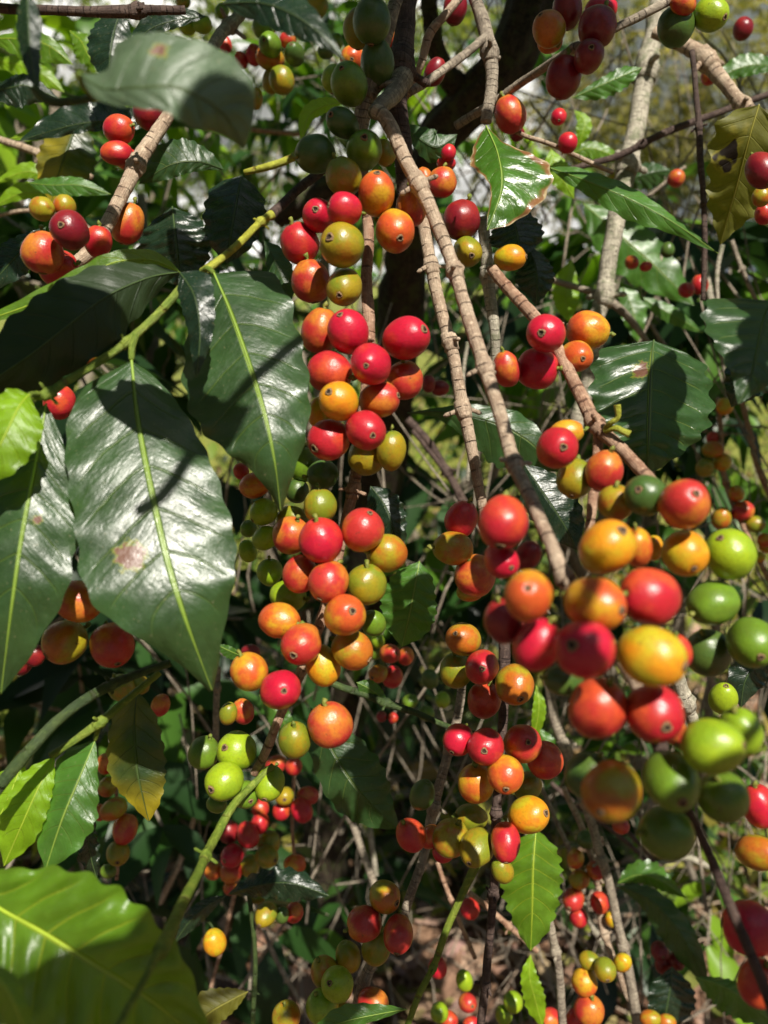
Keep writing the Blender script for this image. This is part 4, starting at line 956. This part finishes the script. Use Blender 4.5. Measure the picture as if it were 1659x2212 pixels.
leaf('lime translucent leaf just below the small red cherry pair', [(1190, 322, 560), (1200, 360, 556), (1216, 390, 556), (1240, 430, 560)], [0, 22, 26, 18, 0], [0, 22, 28, 20, 0], 'lime', (12, 12), hero=True)
leaf('yellow-green leaf left of the pale upright branch', [(1230, 335, 640), (1270, 320, 636), (1310, 330, 636), (1350, 356, 640)], [0, 18, 24, 16, 0], [0, 12, 16, 12, 0], 'young', (14, 14), hero=True)
leaf('small bright leaf under the wavy bright green leaf', [(1240, 238, 620), (1262, 262, 616), (1258, 290, 616), (1244, 320, 620)], [0, 14, 18, 12, 0], [0, 12, 16, 12, 0], 'lime', (14, 14))
leaf('long green leaf at the right edge above the sunlit branch', [(1690, 150, 640), (1640, 140, 636), (1590, 150, 636), (1540, 180, 640)], [0, 20, 28, 20, 0], [0, 16, 22, 16, 0], 'mid', (14, 14))
leaf('bright narrow leaf left of the thick tan branch at upper left', [(20, 300, 560), (80, 290, 556), (130, 272, 556), (180, 262, 560)], [0, 12, 16, 12, 0], [0, 16, 20, 14, 0], 'lime', (14, 14))
leaf('sunlit green leaf above the long dark cherry at left', [(60, 395, 520), (110, 400, 516), (170, 400, 516), (240, 420, 520)], [0, 18, 26, 20, 0], [0, 14, 18, 14, 0], 'mid', (14, 14))
leaf('lime leaf with a curled edge at the upper left edge', [(-20, 130, 620), (40, 140, 616), (90, 160, 616), (140, 200, 620)], [0, 20, 28, 20, 0], [0, 18, 22, 16, 0], 'lime', (14, 14))
leaf('small lime leaf between the two large sunlit leaves', [(452, 640, 420), (440, 690, 416), (428, 730, 416), (420, 780, 420)], [0, 14, 18, 12, 0], [0, 12, 16, 12, 0], 'young', (14, 14))
leaf('bright leaf tucked right of the lime bunch', [(560, 1500, 620), (590, 1530, 616), (612, 1560, 616), (640, 1600, 620)], [0, 18, 26, 20, 0], [0, 18, 24, 18, 0], 'mid', (14, 14))
leaf('narrow lime leaf left of the red and green lower cherries', [(1158, 1480, 520), (1164, 1520, 516), (1160, 1560, 516), (1146, 1610, 520)], [0, 10, 14, 10, 0], [0, 12, 16, 12, 0], 'lime', (14, 14))
leaf('lit leaf under the ripe red cluster at lower centre', [(1160, 1570, 620), (1182, 1610, 616), (1190, 1650, 616), (1180, 1700, 620)], [0, 20, 28, 20, 0], [0, 18, 26, 18, 0], 'mid', (14, 14))
leaf('dark leaf below the lower right green bunch', [(1680, 1395, 420), (1640, 1430, 414), (1610, 1470, 412), (1600, 1530, 414)], [0, 30, 40, 0], [0, 30, 40, 0], 'deep')


# ------------------------------------------------------------ white sheet added behind everything so the sky shows white
cv, cf = [], []
ca, ce = 90, 40
for j in range(ce + 1):
    for i in range(ca + 1):
        az = math.radians(-60 + 120 * i / ca); el = math.radians(-2 + 50 * j / ce)
        p = Vector((math.sin(az) * math.cos(el), math.cos(az) * math.cos(el), math.sin(el)))
        r = 260 + 14 * mnoise.noise(p * 6) + 5 * abs(mnoise.noise(p * 15)) + 1.5 * mnoise.noise(p * 40)
        cv.append(p * r)
gap = set()
for j in range(ce):
    for i in range(ca):
        a = j * (ca + 1) + i
        p = cv[a].normalized()
        if mnoise.noise(p * 5 + Vector((3, 1, 7))) > .5: continue
        cf.append((a, a + 1, a + ca + 2, a + ca + 1))
k = N('sky_sheet_white'); tc = k.n('TexCoord')
o = mesh_obj('white_sky_sheet', cv, cf, k.done(k.pr((.90, .91, .93), 1., 0.)))
o['kind'] = 'structure'

# ------------------------------------------------------------ the coffee tree's trunk
tr = empty('coffee_tree', at(700, 1930, 1.75))
tag(tr, 'dark mossy trunk of the coffee tree standing behind the cherries', 'tree')
o0 = tr.location.copy()
def trunk_piece(name, pts, rr, mat='mossy', sd=1):
    sm = cr([(*p, a) for p, a in zip(pts, rr)], 60)
    P = [at(x, y, d) - o0 for x, y, d, a in sm]; R = [a * d / FPX for x, y, d, a in sm]
    V, F, U = tube(P, R, 26, .28, sd)
    mesh_obj(name, V, F, BK[mat], tr, (0, 0, 0), U)
trunk_piece('trunk', [(690, 1990, 1.75), (700, 1850, 1.70), (715, 1700, 1.62), (760, 1400, 1.40), (830, 1000, 1.12), (868, 640, .92), (885, 470, .84), (940, 310, .78), (1010, 225, .75), (1078, 160, .73), (1120, 80, .72), (1160, -60, .72)], [62, 50, 44, 44, 46, 46, 44, 44, 46, 48, 50, 52], sd=3)
trunk_piece('limb', [(1010, 225, .75), (980, 180, .74), (950, 130, .72), (930, 40, .70), (925, -50, .70)], [30, 24, 20, 18, 18], sd=5)
trunk_piece('limb', [(880, 480, .84), (820, 430, .82), (720, 400, .80), (660, 440, .80), (600, 470, .82)], [30, 26, 24, 24, 20], sd=6)

# ------------------------------------------------------------ ground
def hgt(x, y):
    return .05 * mnoise.noise(Vector((x * .8, y * .8, 0))) + .02 * mnoise.noise(Vector((x * 3, y * 3, 4))) + .010 * mnoise.noise(Vector((x * 11, y * 11, 9)))
gv, gf = [], []
xs = [-90, -60, -40, -25, -15, -9] + [-6 + .12 * i for i in range(101)] + [9, 15, 25, 40, 60, 90]
ys = [-6, -3, -1] + [.2 + .1 * i for i in range(90)] + [10, 12, 15, 20, 30, 45, 70, 110, 160]
for y in ys:
    for x in xs:
        gv.append((x, y, hgt(x, y) + max(0, y - 9) * .012))
for j in range(len(ys) - 1):
    for i in range(len(xs) - 1):
        a = j * len(xs) + i
        gf.append((a, a + 1, a + len(xs) + 1, a + len(xs)))
k = N('soil_and_grass'); tc = k.n('TexCoord'); P = tc.outputs['Object']
n1 = k.noise(P, 2.2, 5, .6); n2 = k.noise(P, 28, 5, .65); n3 = k.noise(P, .55, 3, .5)
spx = k.n('SeparateXYZ'); k.set(spx.inputs[0], P)
soil = k.mix(k.step(n2, .36, .66), (.10, .052, .030), (.25, .145, .09))
soil = k.mix(k.math('MULTIPLY', k.step(n1, .45, .6), .5), soil, (.30, .20, .13))
grass = k.mix(k.step(n2, .36, .66), (.10, .13, .022), (.30, .30, .07))
gf_ = k.step(k.math('ADD', k.math('MULTIPLY', spx.outputs[1], .28), k.math('MULTIPLY', n3, .9)), 1.05, 1.45)
gm = k.done(k.pr(k.mix(gf_, soil, grass), .9, .15, k.bump(n2, .8, .03)))
g = mesh_obj('ground', gv, gf, gm)
g['kind'] = 'structure'

# ------------------------------------------------------------ loose stuff on the ground
def vary(name, cols, trans=0., rough=.6):
    k = N(name); a = k.n('Attribute', attribute_name='tint')
    r = k.n('ValToRGB'); k.set(r.inputs[0], a.outputs['Fac'])
    el = r.color_ramp.elements
    while len(el) < len(cols): el.new(.5)
    for i, c in enumerate(cols):
        el[i].position = i / (len(cols) - 1); el[i].color = (*c, 1)
    s = k.pr(r.outputs[0], rough, .3)
    if trans:
        tl = k.n('BsdfTranslucent'); t2 = k.n('Mix', data_type='RGBA', blend_type='MULTIPLY'); t2.inputs[0].default_value = 1
        k.set(t2.inputs[6], r.outputs[0]); k.set(t2.inputs[7], (2.6, 2.6, 1.0)); k.set(tl.inputs[0], t2.outputs[2])
        mx = k.n('MixShader'); mx.inputs[0].default_value = trans
        k.t.links.new(s, mx.inputs[1]); k.t.links.new(tl.outputs[0], mx.inputs[2]); s = mx.outputs[0]
    return k.done(s)


def add_leaflet(V, F, T, c, d, n, L, W, tint, fold=.25, droop=.25, seg=4):
    """a folded leaf of 3 x seg vertices from c along d, facing n"""
    s = d.cross(n)
    if s.length < 1e-4: return
    s.normalize(); n = s.cross(d).normalized()
    b = len(V)
    pr_ = [.12, .85, 1.0, .55, .04] if seg == 4 else [.12, 1.0, .04] if seg == 2 else [max(.04, prof(z / seg)) for z in range(seg + 1)]
    for i in range(seg + 1):
        t = i / seg
        m = c + d * (L * t) - n * (droop * L * t * t)
        w_ = W * pr_[i]
        V += [m - s * w_ + n * (w_ * fold), m, m + s * w_ + n * (w_ * fold)]
        T += [tint] * 3
    for i in range(seg):
        a = b + i * 3
        F += [(a, a + 1, a + 4, a + 3), (a + 1, a + 2, a + 5, a + 4)]


q = random.Random(5)
V, F, T = [], [], []
for i in range(5200):
    d = 1.2 + q.random() ** 1.4 * 4.5
    x = q.uniform(-1, 1) * (d * .62 + .3); y = d
    c = Vector((x, y, hgt(x, y) + q.uniform(.0, .02)))
    dr = Vector((q.uniform(-1, 1), q.uniform(-1, 1), q.uniform(-.25, .35))).normalized()
    L = q.uniform(.03, .11)
    add_leaflet(V, F, T, c, dr, Vector((q.uniform(-.6, .6), q.uniform(-.6, .6), 1)), L, L * q.uniform(.18, .26), q.random(), q.uniform(-.5, .6), q.uniform(-.5, .5))
o = mesh_obj('leaf_litter', V, F, vary('litter_colours', [(.05, .028, .018), (.15, .08, .05), (.30, .17, .11), (.42, .29, .20), (.34, .20, .17), (.20, .19, .05), (.09, .13, .02)], .1), attr=T)
tag(o, 'fallen brown and tan leaves covering the soil', 'leaf litter', kind='stuff')

V, F, U = [], [], []
for i in range(520):
    d = 1.2 + q.random() * 2.6
    x = q.uniform(-1, 1) * (d * .6 + .2)
    c = Vector((x, d, hgt(x, d) + q.uniform(0, .05)))
    a = q.random() * 6.28; L = q.uniform(.1, .55)
    e = c + Vector((math.cos(a) * L, math.sin(a) * L, q.uniform(-.02, .12)))
    m = (c + e) / 2 + Vector((q.uniform(-.04, .04), q.uniform(-.04, .04), q.uniform(0, .04)))
    r = q.uniform(.0012, .0045)
    tv, tf, tu = tube([c, c.lerp(m, .6), m, m.lerp(e, .5), e], [r, r, r * .9, r * .8, r * .6], 5)
    b = len(V); V += tv; F += [tuple(z + b for z in f) for f in tf]; U += tu
o = mesh_obj('twig_litter', V, F, BK['tan'], uvs=U)
tag(o, 'dry fallen twigs strewn over the soil', 'twig litter', kind='stuff')

V, F, T = [], [], []
for i in range(9000):
    d = 2.4 + q.random() ** 1.3 * 9
    x = q.uniform(-1, 1) * (d * .62 + .4)
    if mnoise.noise(Vector((x * .7, d * .7, 2))) < -.12 + .25 * max(0, 3.4 - d): continue
    z = hgt(x, d) + max(0, d - 9) * .012
    h = q.uniform(.05, .22); a = q.random() * 6.28; w_ = q.uniform(.003, .008) * (1 + d * .12)
    sx, sy = math.cos(a) * w_, math.sin(a) * w_; lx, ly = q.uniform(-.5, .5) * h, q.uniform(-.5, .5) * h
    b = len(V)
    V += [(x - sx, d - sy, z), (x + sx, d + sy, z), (x + sx * .7 + lx * .4, d + sy * .7 + ly * .4, z + h * .6), (x - sx * .7 + lx * .4, d - sy * .7 + ly * .4, z + h * .6), (x + lx, d + ly, z + h)]
    t = q.random(); T += [t] * 5
    F += [(b, b + 1, b + 2, b + 3), (b + 3, b + 2, b + 4)]
o = mesh_obj('grass', V, F, vary('grass_colours', [(.06, .11, .015), (.16, .22, .025), (.32, .32, .07), (.42, .36, .14)], .3), attr=T)
tag(o, 'sunlit grass growing behind the coffee trees', 'grass', kind='stuff')

# ------------------------------------------------------------ low growth and dead brush
V, F, T = [], [], []
for i in range(12000):
    d = 1.5 + q.random() ** 1.3 * 7
    x = q.uniform(-1, 1) * (d * .62 + .4)
    m = mnoise.noise(Vector((x * .9, d * .9, 5)))
    if m < -.15: continue
    z = hgt(x, d) + q.random() ** 1.5 * (.25 + .9 * max(0, m)) * (.6 + .12 * d)
    L = q.uniform(.04, .12)
    dr = Vector((q.uniform(-1, 1), q.uniform(-1, 1), q.uniform(-.6, .5))).normalized()
    add_leaflet(V, F, T, Vector((x, d, z)), dr, Vector((q.uniform(-.8, .8), q.uniform(-.8, .8), 1)), L, L * q.uniform(.2, .3), q.random(), .3, .3, 2)
o = mesh_obj('undergrowth', V, F, vary('undergrowth_colours', [(.012, .026, .010), (.03, .07, .014), (.07, .13, .02), (.16, .22, .03), (.28, .25, .05), (.22, .13, .07)], .25, .5), attr=T)
tag(o, 'low leafy weeds and seedlings covering the ground behind', 'undergrowth', kind='stuff')

V, F, U = [], [], []
for i in range(430):
    x, y, d = q.choice((q.uniform(900, 1700), q.uniform(1050, 1700), q.uniform(300, 1000))), q.choice((q.uniform(820, 2150), q.uniform(820, 2150), q.uniform(0, 800))), q.uniform(.75, 1.7)
    c = at(x, y, d)
    a = q.uniform(.9, 2.3) if q.random() < .7 else q.uniform(0, 3.14); L = q.uniform(.12, .45)
    dr = RIGHT * math.cos(a) * q.choice((-1, 1)) + UP * math.sin(a) + FWD * q.uniform(-.4, .4)
    c -= dr * L * .5
    if c.z < .03: c.z = .03
    b1 = Vector((q.uniform(-.012, .012), q.uniform(-.012, .012), q.uniform(-.012, .012)))
    P_ = [Vector(z) for z in cr([tuple(c), tuple(c + dr * L * .35 + b1), tuple(c + dr * L * .7 - b1), tuple(c + dr * L)], 8)]
    r = q.uniform(.0005, .0018)
    tv, tf, tu = tube(P_, [r * (1.1 - .06 * z) for z in range(8)], 5, .1)
    b = len(V); V += tv; F += [tuple(z + b for z in f) for f in tf]; U += tu
o = mesh_obj('dead_brush', V, F, BK['grey'], uvs=U)
tag(o, 'tangle of thin dead twigs behind the branches', 'brush', kind='stuff')

# ------------------------------------------------------------ coffee shrubs and trees behind
SHRUB = vary('shrub_foliage', [(.007, .016, .007), (.013, .034, .011), (.032, .090, .016), (.10, .21, .016), (.24, .36, .018)], .28, .38)  # sun and shade go into the tint: sunlit shrubs lighter, shaded ones darker
WOODY = BK['grey']


def shrub(label, base, crown, n, lsize, seed, mat=SHRUB, name='coffee_shrub', cat='shrub', group='coffee shrubs behind the branches', tints=(0, 1), stems=3, seg=4):
    """base: ground point; crown: list of (x, y, d, rx px, ry px, rd m) clumps"""
    q = random.Random(seed)
    root = empty(name, base); tag(root, label, cat, group)
    V, F, T = [], [], []; tv_, tf_, tu_ = [], [], []
    tot = sum(c[3] * c[4] for c in crown)
    for (cx, cy, d, rx, ry, rd) in crown:
        cnt = int(n * rx * ry / tot)
        cen = at(cx, cy, d)
        k = 0
        while k < cnt:
            # a twig with paired leaves
            while True:
                a, b, c = q.uniform(-1, 1), q.uniform(-1, 1), q.uniform(-1, 1)
                if a * a + b * b + c * c < 1: break
            p = at(cx + a * rx, cy + b * ry, d) + FWD * (c * rd)
            if p.z < .1: k += 1; continue
            out = (p - cen); out.z *= .3
            if out.length < 1e-3: out = Vector((1, 0, 0))
            dr = (out.normalized() + Vector((q.uniform(-.7, .7), q.uniform(-.7, .7), q.uniform(-.8, .3)))).normalized()
            m = q.randint(3, 5); sp_ = lsize * .42
            tp = [p + dr * (sp_ * i) - Vector((0, 0, .02 * i * i * lsize)) for i in range(m + 1)]
            a_, b_, c_ = tube(tp, [lsize * .022 * (1 - .1 * i) for i in range(m + 1)], 5)
            o_ = len(tv_); tv_ += [x - base for x in a_]; tf_ += [tuple(z + o_ for z in f) for f in b_]; tu_ += c_
            tint = q.random()
            for i in range(1, m + 1):
                for s in (-1, 1):
                    sd = dr.cross(Vector((0, 0, 1))).normalized() * s
                    ld = (sd + dr * .7 + Vector((q.uniform(-.3, .3), q.uniform(-.3, .3), q.uniform(-.9, .1)))).normalized()
                    L = lsize * q.uniform(.65, 1.15)
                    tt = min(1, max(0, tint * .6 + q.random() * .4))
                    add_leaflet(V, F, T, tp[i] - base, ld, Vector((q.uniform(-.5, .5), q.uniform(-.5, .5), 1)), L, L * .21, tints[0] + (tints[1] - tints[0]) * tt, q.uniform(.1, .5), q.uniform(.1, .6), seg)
                    k += 1
    nl, nb = len(F), len(V)
    uv_ = [(0, 0)] * nb + tu_
    mesh_obj('crown', V + tv_, F + [tuple(z + nb for z in f) for f in tf_], mat, root, (0, 0, 0), uv_, attr=T + [0.] * len(tv_), mats=[mat, WOODY], midx=[0] * nl + [1] * len(tf_))
    for s in range(stems):
        c = crown[s % len(crown)]
        e = at(c[0] + q.uniform(-.4, .4) * c[3], c[1], c[2])
        m1 = base.lerp(e, .4) + Vector((q.uniform(-.06, .06), q.uniform(-.06, .06), 0))
        m2 = base.lerp(e, .75) + Vector((q.uniform(-.05, .05), q.uniform(-.05, .05), .03))
        L = (e - base).length
        pp = cr([tuple(base + Vector((q.uniform(-.03, .03), 0, -.05))), tuple(m1), tuple(m2), tuple(e)], 20)
        V, F, U = tube([Vector(p) - base for p in pp], [L * .016 * (1 - i / 26) for i in range(20)], 8, .15, s)
        mesh_obj('stem', V, F, WOODY, root, (0, 0, 0), U)
    return root


def gp(x, d):
    """ground point under view column x at depth d"""
    p = at(x, 1106, d); return Vector((p.x, p.y, hgt(p.x, p.y) + max(0, p.y - 9) * .012))


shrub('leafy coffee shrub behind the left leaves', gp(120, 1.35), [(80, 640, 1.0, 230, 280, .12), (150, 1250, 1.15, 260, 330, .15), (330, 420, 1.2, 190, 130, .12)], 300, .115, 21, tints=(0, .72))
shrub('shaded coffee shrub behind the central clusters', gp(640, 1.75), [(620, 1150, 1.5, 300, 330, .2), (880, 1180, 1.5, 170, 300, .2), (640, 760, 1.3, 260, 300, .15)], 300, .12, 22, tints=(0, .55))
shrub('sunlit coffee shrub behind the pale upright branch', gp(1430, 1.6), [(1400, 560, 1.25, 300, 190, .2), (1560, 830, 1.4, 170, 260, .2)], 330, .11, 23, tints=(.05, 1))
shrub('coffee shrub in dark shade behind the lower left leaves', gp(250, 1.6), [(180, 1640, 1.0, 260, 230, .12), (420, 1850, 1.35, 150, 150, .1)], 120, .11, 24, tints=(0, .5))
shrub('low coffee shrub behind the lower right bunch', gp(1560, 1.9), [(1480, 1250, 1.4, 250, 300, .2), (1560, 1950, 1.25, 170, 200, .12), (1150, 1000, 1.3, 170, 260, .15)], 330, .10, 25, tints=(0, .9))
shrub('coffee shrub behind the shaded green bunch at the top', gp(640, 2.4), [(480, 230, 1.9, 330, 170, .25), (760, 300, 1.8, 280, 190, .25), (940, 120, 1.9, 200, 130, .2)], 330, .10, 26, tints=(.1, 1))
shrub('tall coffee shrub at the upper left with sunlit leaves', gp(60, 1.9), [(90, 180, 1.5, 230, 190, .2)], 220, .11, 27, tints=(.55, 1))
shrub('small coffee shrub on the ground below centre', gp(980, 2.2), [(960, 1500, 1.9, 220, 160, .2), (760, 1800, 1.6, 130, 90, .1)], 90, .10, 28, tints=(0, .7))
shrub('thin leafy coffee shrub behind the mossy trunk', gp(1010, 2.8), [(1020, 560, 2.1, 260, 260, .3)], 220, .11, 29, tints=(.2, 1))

FAR = vary('far_foliage', [(.03, .035, .012), (.10, .11, .025), (.22, .20, .06), (.36, .31, .13)], .35, .6)
FARG = vary('far_green_foliage', [(.03, .05, .012), (.07, .12, .02), (.18, .22, .04), (.30, .30, .07)], .35, .6)
shrub('tall olive-yellow tree far behind at the upper right', gp(1330, 9), [(1420, 150, 8, 330, 260, 1.2), (1250, 360, 8.5, 240, 150, 1.0), (1600, 330, 8, 160, 220, 1)], 16000, .085, 41, FAR, 'shade_tree', 'tree', 'trees far behind', stems=2, seg=2)
shrub('broad yellow-green tree far behind at the upper left', gp(200, 11), [(300, 60, 10, 420, 130, 1.5), (60, 330, 10, 260, 170, 1.2)], 6000, .15, 42, FARG, 'shade_tree', 'tree', 'trees far behind', stems=2, seg=2)
shrub('green tree far behind the top centre', gp(760, 14), [(640, 420, 13, 330, 120, 1.5), (900, 60, 12, 260, 120, 1.5)], 9000, .16, 43, FARG, 'shade_tree', 'tree', 'trees far behind', stems=2, seg=2)

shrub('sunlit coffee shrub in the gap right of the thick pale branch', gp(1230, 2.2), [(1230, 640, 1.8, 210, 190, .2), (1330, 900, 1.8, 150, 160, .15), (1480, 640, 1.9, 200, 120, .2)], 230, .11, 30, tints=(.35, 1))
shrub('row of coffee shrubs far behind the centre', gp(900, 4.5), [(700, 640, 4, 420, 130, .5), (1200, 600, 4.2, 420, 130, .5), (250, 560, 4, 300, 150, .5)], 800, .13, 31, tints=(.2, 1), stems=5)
# ------------------------------------------------------------ leaves added overhead, out of the picture, to throw the dappled shade
def inview(p):
    r = p - Vector((0, 0, CAMZ)); z = r.dot(FWD)
    if z < .02: return False
    return abs(r.dot(RIGHT) / z) < .54 and abs(r.dot(UP) / z) < .70

V, F, T = [], [], []
q = random.Random(77)
def shade(x, y, dmm, L, ang=None, wid=.34, t0=.20, keep=.09, clear=.030):
    """a leaf on the sun's side of the point seen at (x, y), far enough up to be out of the picture"""
    c = at(x, y, dmm / 1000); t = t0
    a = ang if ang is not None else q.random() * 6.28
    r_ = (RIGHT - SUN * RIGHT.dot(SUN)).normalized(); u_ = SUN.cross(r_)
    d = (r_ * math.cos(a) + u_ * math.sin(a) + SUN * q.uniform(-.3, .3)).normalized()
    eye = Vector((0, 0, CAMZ))
    for h in HERO:
        v = h - c
        al = v.dot(SUN)
        if v.length > keep and al < 9 and (v - SUN * al).length < clear: return False
    if keep < 5:
        for h in HLEAF:
            v = h - c
            if (v - SUN * v.dot(SUN)).length < L * .5 + .012: return False
    while t < 4:
        p = c + SUN * t
        pts = [p + d * (L * k / 4) + SUN.cross(d).normalized() * (L * wid * .7 * m) for k in (-2.4, -1.2, 0, 1.2, 2.4, 3.2) for m in (-1, 0, 1)]
        if not any(inview(z) or (z - eye).length < .14 for z in pts): break
        t += .02
    else:
        return False
    add_leaflet(V, F, T, p - d * L * .5, d, SUN + RIGHT * q.uniform(-.3, .3), L, L * wid * .68, q.uniform(.1, .85), .2, .1, 10)
    return True
for (x, y, d, L) in [
 # shaded green bunch and the upper centre
 (790, 60, 350, .10), (690, 300, 350, .085), (760, 230, 350, .09), (820, 200, 370, .09), (860, 60, 390, .10),
 # broad dark left leaves
 (250, 620, 305, .10), (130, 700, 295, .11), (40, 730, 292, .10), (120, 800, 300, .08), (220, 760, 310, .06),
 # dark red bunch and top right
 (1240, 60, 380, .09), (1280, 130, 380, .07), (1200, 150, 385, .06), (1440, 60, 400, .06),
 # dark right leaves
 (1450, 850, 382, .10), (1400, 950, 382, .09), (1640, 850, 320, .06),
 (510, 470, 412, .09), (390, 520, 434, .08), (1110, 480, 434, .08), (1150, 600, 446, .07), (1000, 480, 420, .05),
 (900, 1280, 394, .05), (905, 1370, 394, .04), (800, 1700, 450, .07), (300, 1600, 354, .10), (310, 1700, 354, .08), (600, 1915, 490, .10),
 (170, 1310, 318, .07), (130, 1400, 318, .07), (240, 1420, 318, .06), (260, 1790, 540, .12),
 (790, 2000, 410, .10), (860, 2030, 410, .07), (720, 2120, 410, .05), (1000, 1830, 372, .08), (1060, 1800, 372, .07), (900, 1800, 372, .06),
 (1440, 1830, 222, .05), (1600, 1760, 222, .04),
  (420, 640, 292, .04), (1600, 2060, 250, .05), (1130, 50, 720, .11), (1060, 160, 730, .10), (1000, 230, 750, .10), (940, 290, 780, .08), (1180, 470, 430, .05),
]:
    if not shade(x, y, d, L):
        for _ in range(10):
            shade(x + q.uniform(-60, 60), y + q.uniform(-60, 60), d, q.uniform(.03, .055), clear=.016)
for a_ in [(60, 740, 292, .08), (130, 790, 300, .05), (1460, 800, 384, .05), (1420, 930, 374, .06), (1380, 870, 376, .035), (1640, 730, 294, .035), (1600, 780, 286, .025), (1650, 830, 284, .03),
 (925, 1270, 396, .035), (900, 1360, 394, .025), (820, 1700, 450, .05), (780, 1640, 455, .035), (330, 570, 325, .03)]:
    shade(*a_, keep=9)
shade(370, 2080, 240, .06, 1.2, .4, keep=9); shade(250, 2240, 240, .10, .1, .35, keep=9); shade(430, 2180, 240, .08, 1.0, .5, keep=9); shade(560, 2230, 240, .05, keep=9)
shade(452, 892, 292, .034, .4, .5, .33, keep=9)
qb = random.Random(3)
n = 0
acc = 0
while n < 1500:
    x, y = qb.uniform(-100, 1760), qb.uniform(-50, 2260)
    d = qb.choice((.8, 1.0, 1.4, 1.9, 2.4)) * qb.uniform(.85, 1.15)
    if y > 1250 and d > .7 and qb.random() < .45: n += 1; continue
    c = at(x, y, d); L = qb.uniform(.05, .13)
    n += 1
    acc += shade(x, y, d * 1000, L, t0=.5, keep=0., clear=.016 + L * .24)

# leaves added overhead and behind to cut the sky light, clear of the sunbeams that reach the picture
def lit(p):
    for i in range(1, 60):
        z = p - SUN * (i * .09)
        if inview(z) and .15 < (z - Vector((0, 0, CAMZ))).dot(FWD) < 3.5: return True
    return False
qc = random.Random(8)
m = 0
while m < 5600:
    m += 1
    dr_ = Vector((qc.gauss(0, 1), qc.gauss(0, 1), qc.gauss(0, 1))).normalized()
    if dr_.z < -.12: continue
    r = qc.uniform(1.2, 2.4); p = Vector((0, 0, CAMZ)) + dr_ * r
    ax = Vector((qc.uniform(-1, 1), qc.uniform(-1, 1), qc.uniform(-.8, .3))).normalized()
    L = qc.uniform(.15, .21)
    if any(inview(p + ax * (L * k_) + UP * g_ + RIGHT * s_) or lit(p + ax * (L * k_)) for k_ in (-.2, .5, 1.2) for g_ in (-.07, .07) for s_ in (-.07, .07)): continue
    add_leaflet(V, F, T, p, ax, dr_ * -1 + Vector((qc.uniform(-.5, .5), qc.uniform(-.5, .5), qc.uniform(-.5, .5))), L, L * .25, qc.uniform(0, .5), .2, .2, 8)
o = mesh_obj('shade_leaves', V, F, SHRUB, attr=T)
tag(o, 'unseen leaves added overhead to throw shade', 'foliage', kind='stuff')

# bare overhead twig whose shadow crosses the large left leaves
def over_twig(label, pts, r, t):
    P = [at(x, y, d / 1000) + SUN * t for x, y, d in pts]
    P = [Vector(p) for p in cr([tuple(p) for p in P], 30)]
    o0_ = P[0].copy()
    V, F, U = tube([p - o0_ for p in P], [r] * 30, 9, .1)
    o = mesh_obj('coffee_branch', V, F, BK['grey'], None, o0_, U)
    tag(o, label, 'branch', 'coffee branches')
over_twig('bare overhead twig throwing the diagonal shadow on the large leaves', [(700, 600, 300), (560, 790, 300), (450, 900, 292), (360, 1050, 282), (300, 1120, 282)], .0024, .34)

qt = random.Random(19)  # out-of-view twigs added overhead to cast thin shadow bands on the cherries
V, F, U = [], [], []
eye = Vector((0, 0, CAMZ))
cnt = 0
while cnt < 40:
    x, y, d = qt.uniform(0, 1659), qt.uniform(250, 1950), qt.uniform(.28, .40)
    if x < 660 and 500 < y < 1560: continue
    c = at(x, y, d)
    a = qt.choice((.6, .9, 2.3, 1.2, 2.6)) + qt.uniform(-.3, .3); L = qt.uniform(.06, .16)
    r_ = (RIGHT - SUN * RIGHT.dot(SUN)).normalized(); u_ = SUN.cross(r_)
    dv = r_ * math.cos(a) + u_ * math.sin(a)
    t = qt.uniform(.2, .3)
    while t < 2:
        pts = [c + SUN * t + dv * (L * k) for k in (-.6, -.3, 0, .3, .6)]
        if not any(inview(z) or (z - eye).length < .15 for z in pts): break
        t += .02
    if any((h - c - SUN * (h - c).dot(SUN)).length < L * .5 + .012 for h in HLEAF): cnt += .34; continue
    bend = u_ * qt.uniform(-.012, .012)
    P = [pts[0], pts[1] + bend, pts[2] + bend * 1.3, pts[3] + bend, pts[4]]
    P = [Vector(z) for z in cr([tuple(z) for z in P], 12)]
    r = qt.uniform(.0010, .0024)
    tv, tf, tu = tube(P, [r] * 12, 6)
    b = len(V); V += tv; F += [tuple(z + b for z in g_) for g_ in tf]; U += tu
    cnt += 1
o = mesh_obj('shade_twigs', V, F, BK['grey'], uvs=U)
tag(o, 'unseen bare twigs added overhead to cast shadow bands', 'twigs', kind='stuff')
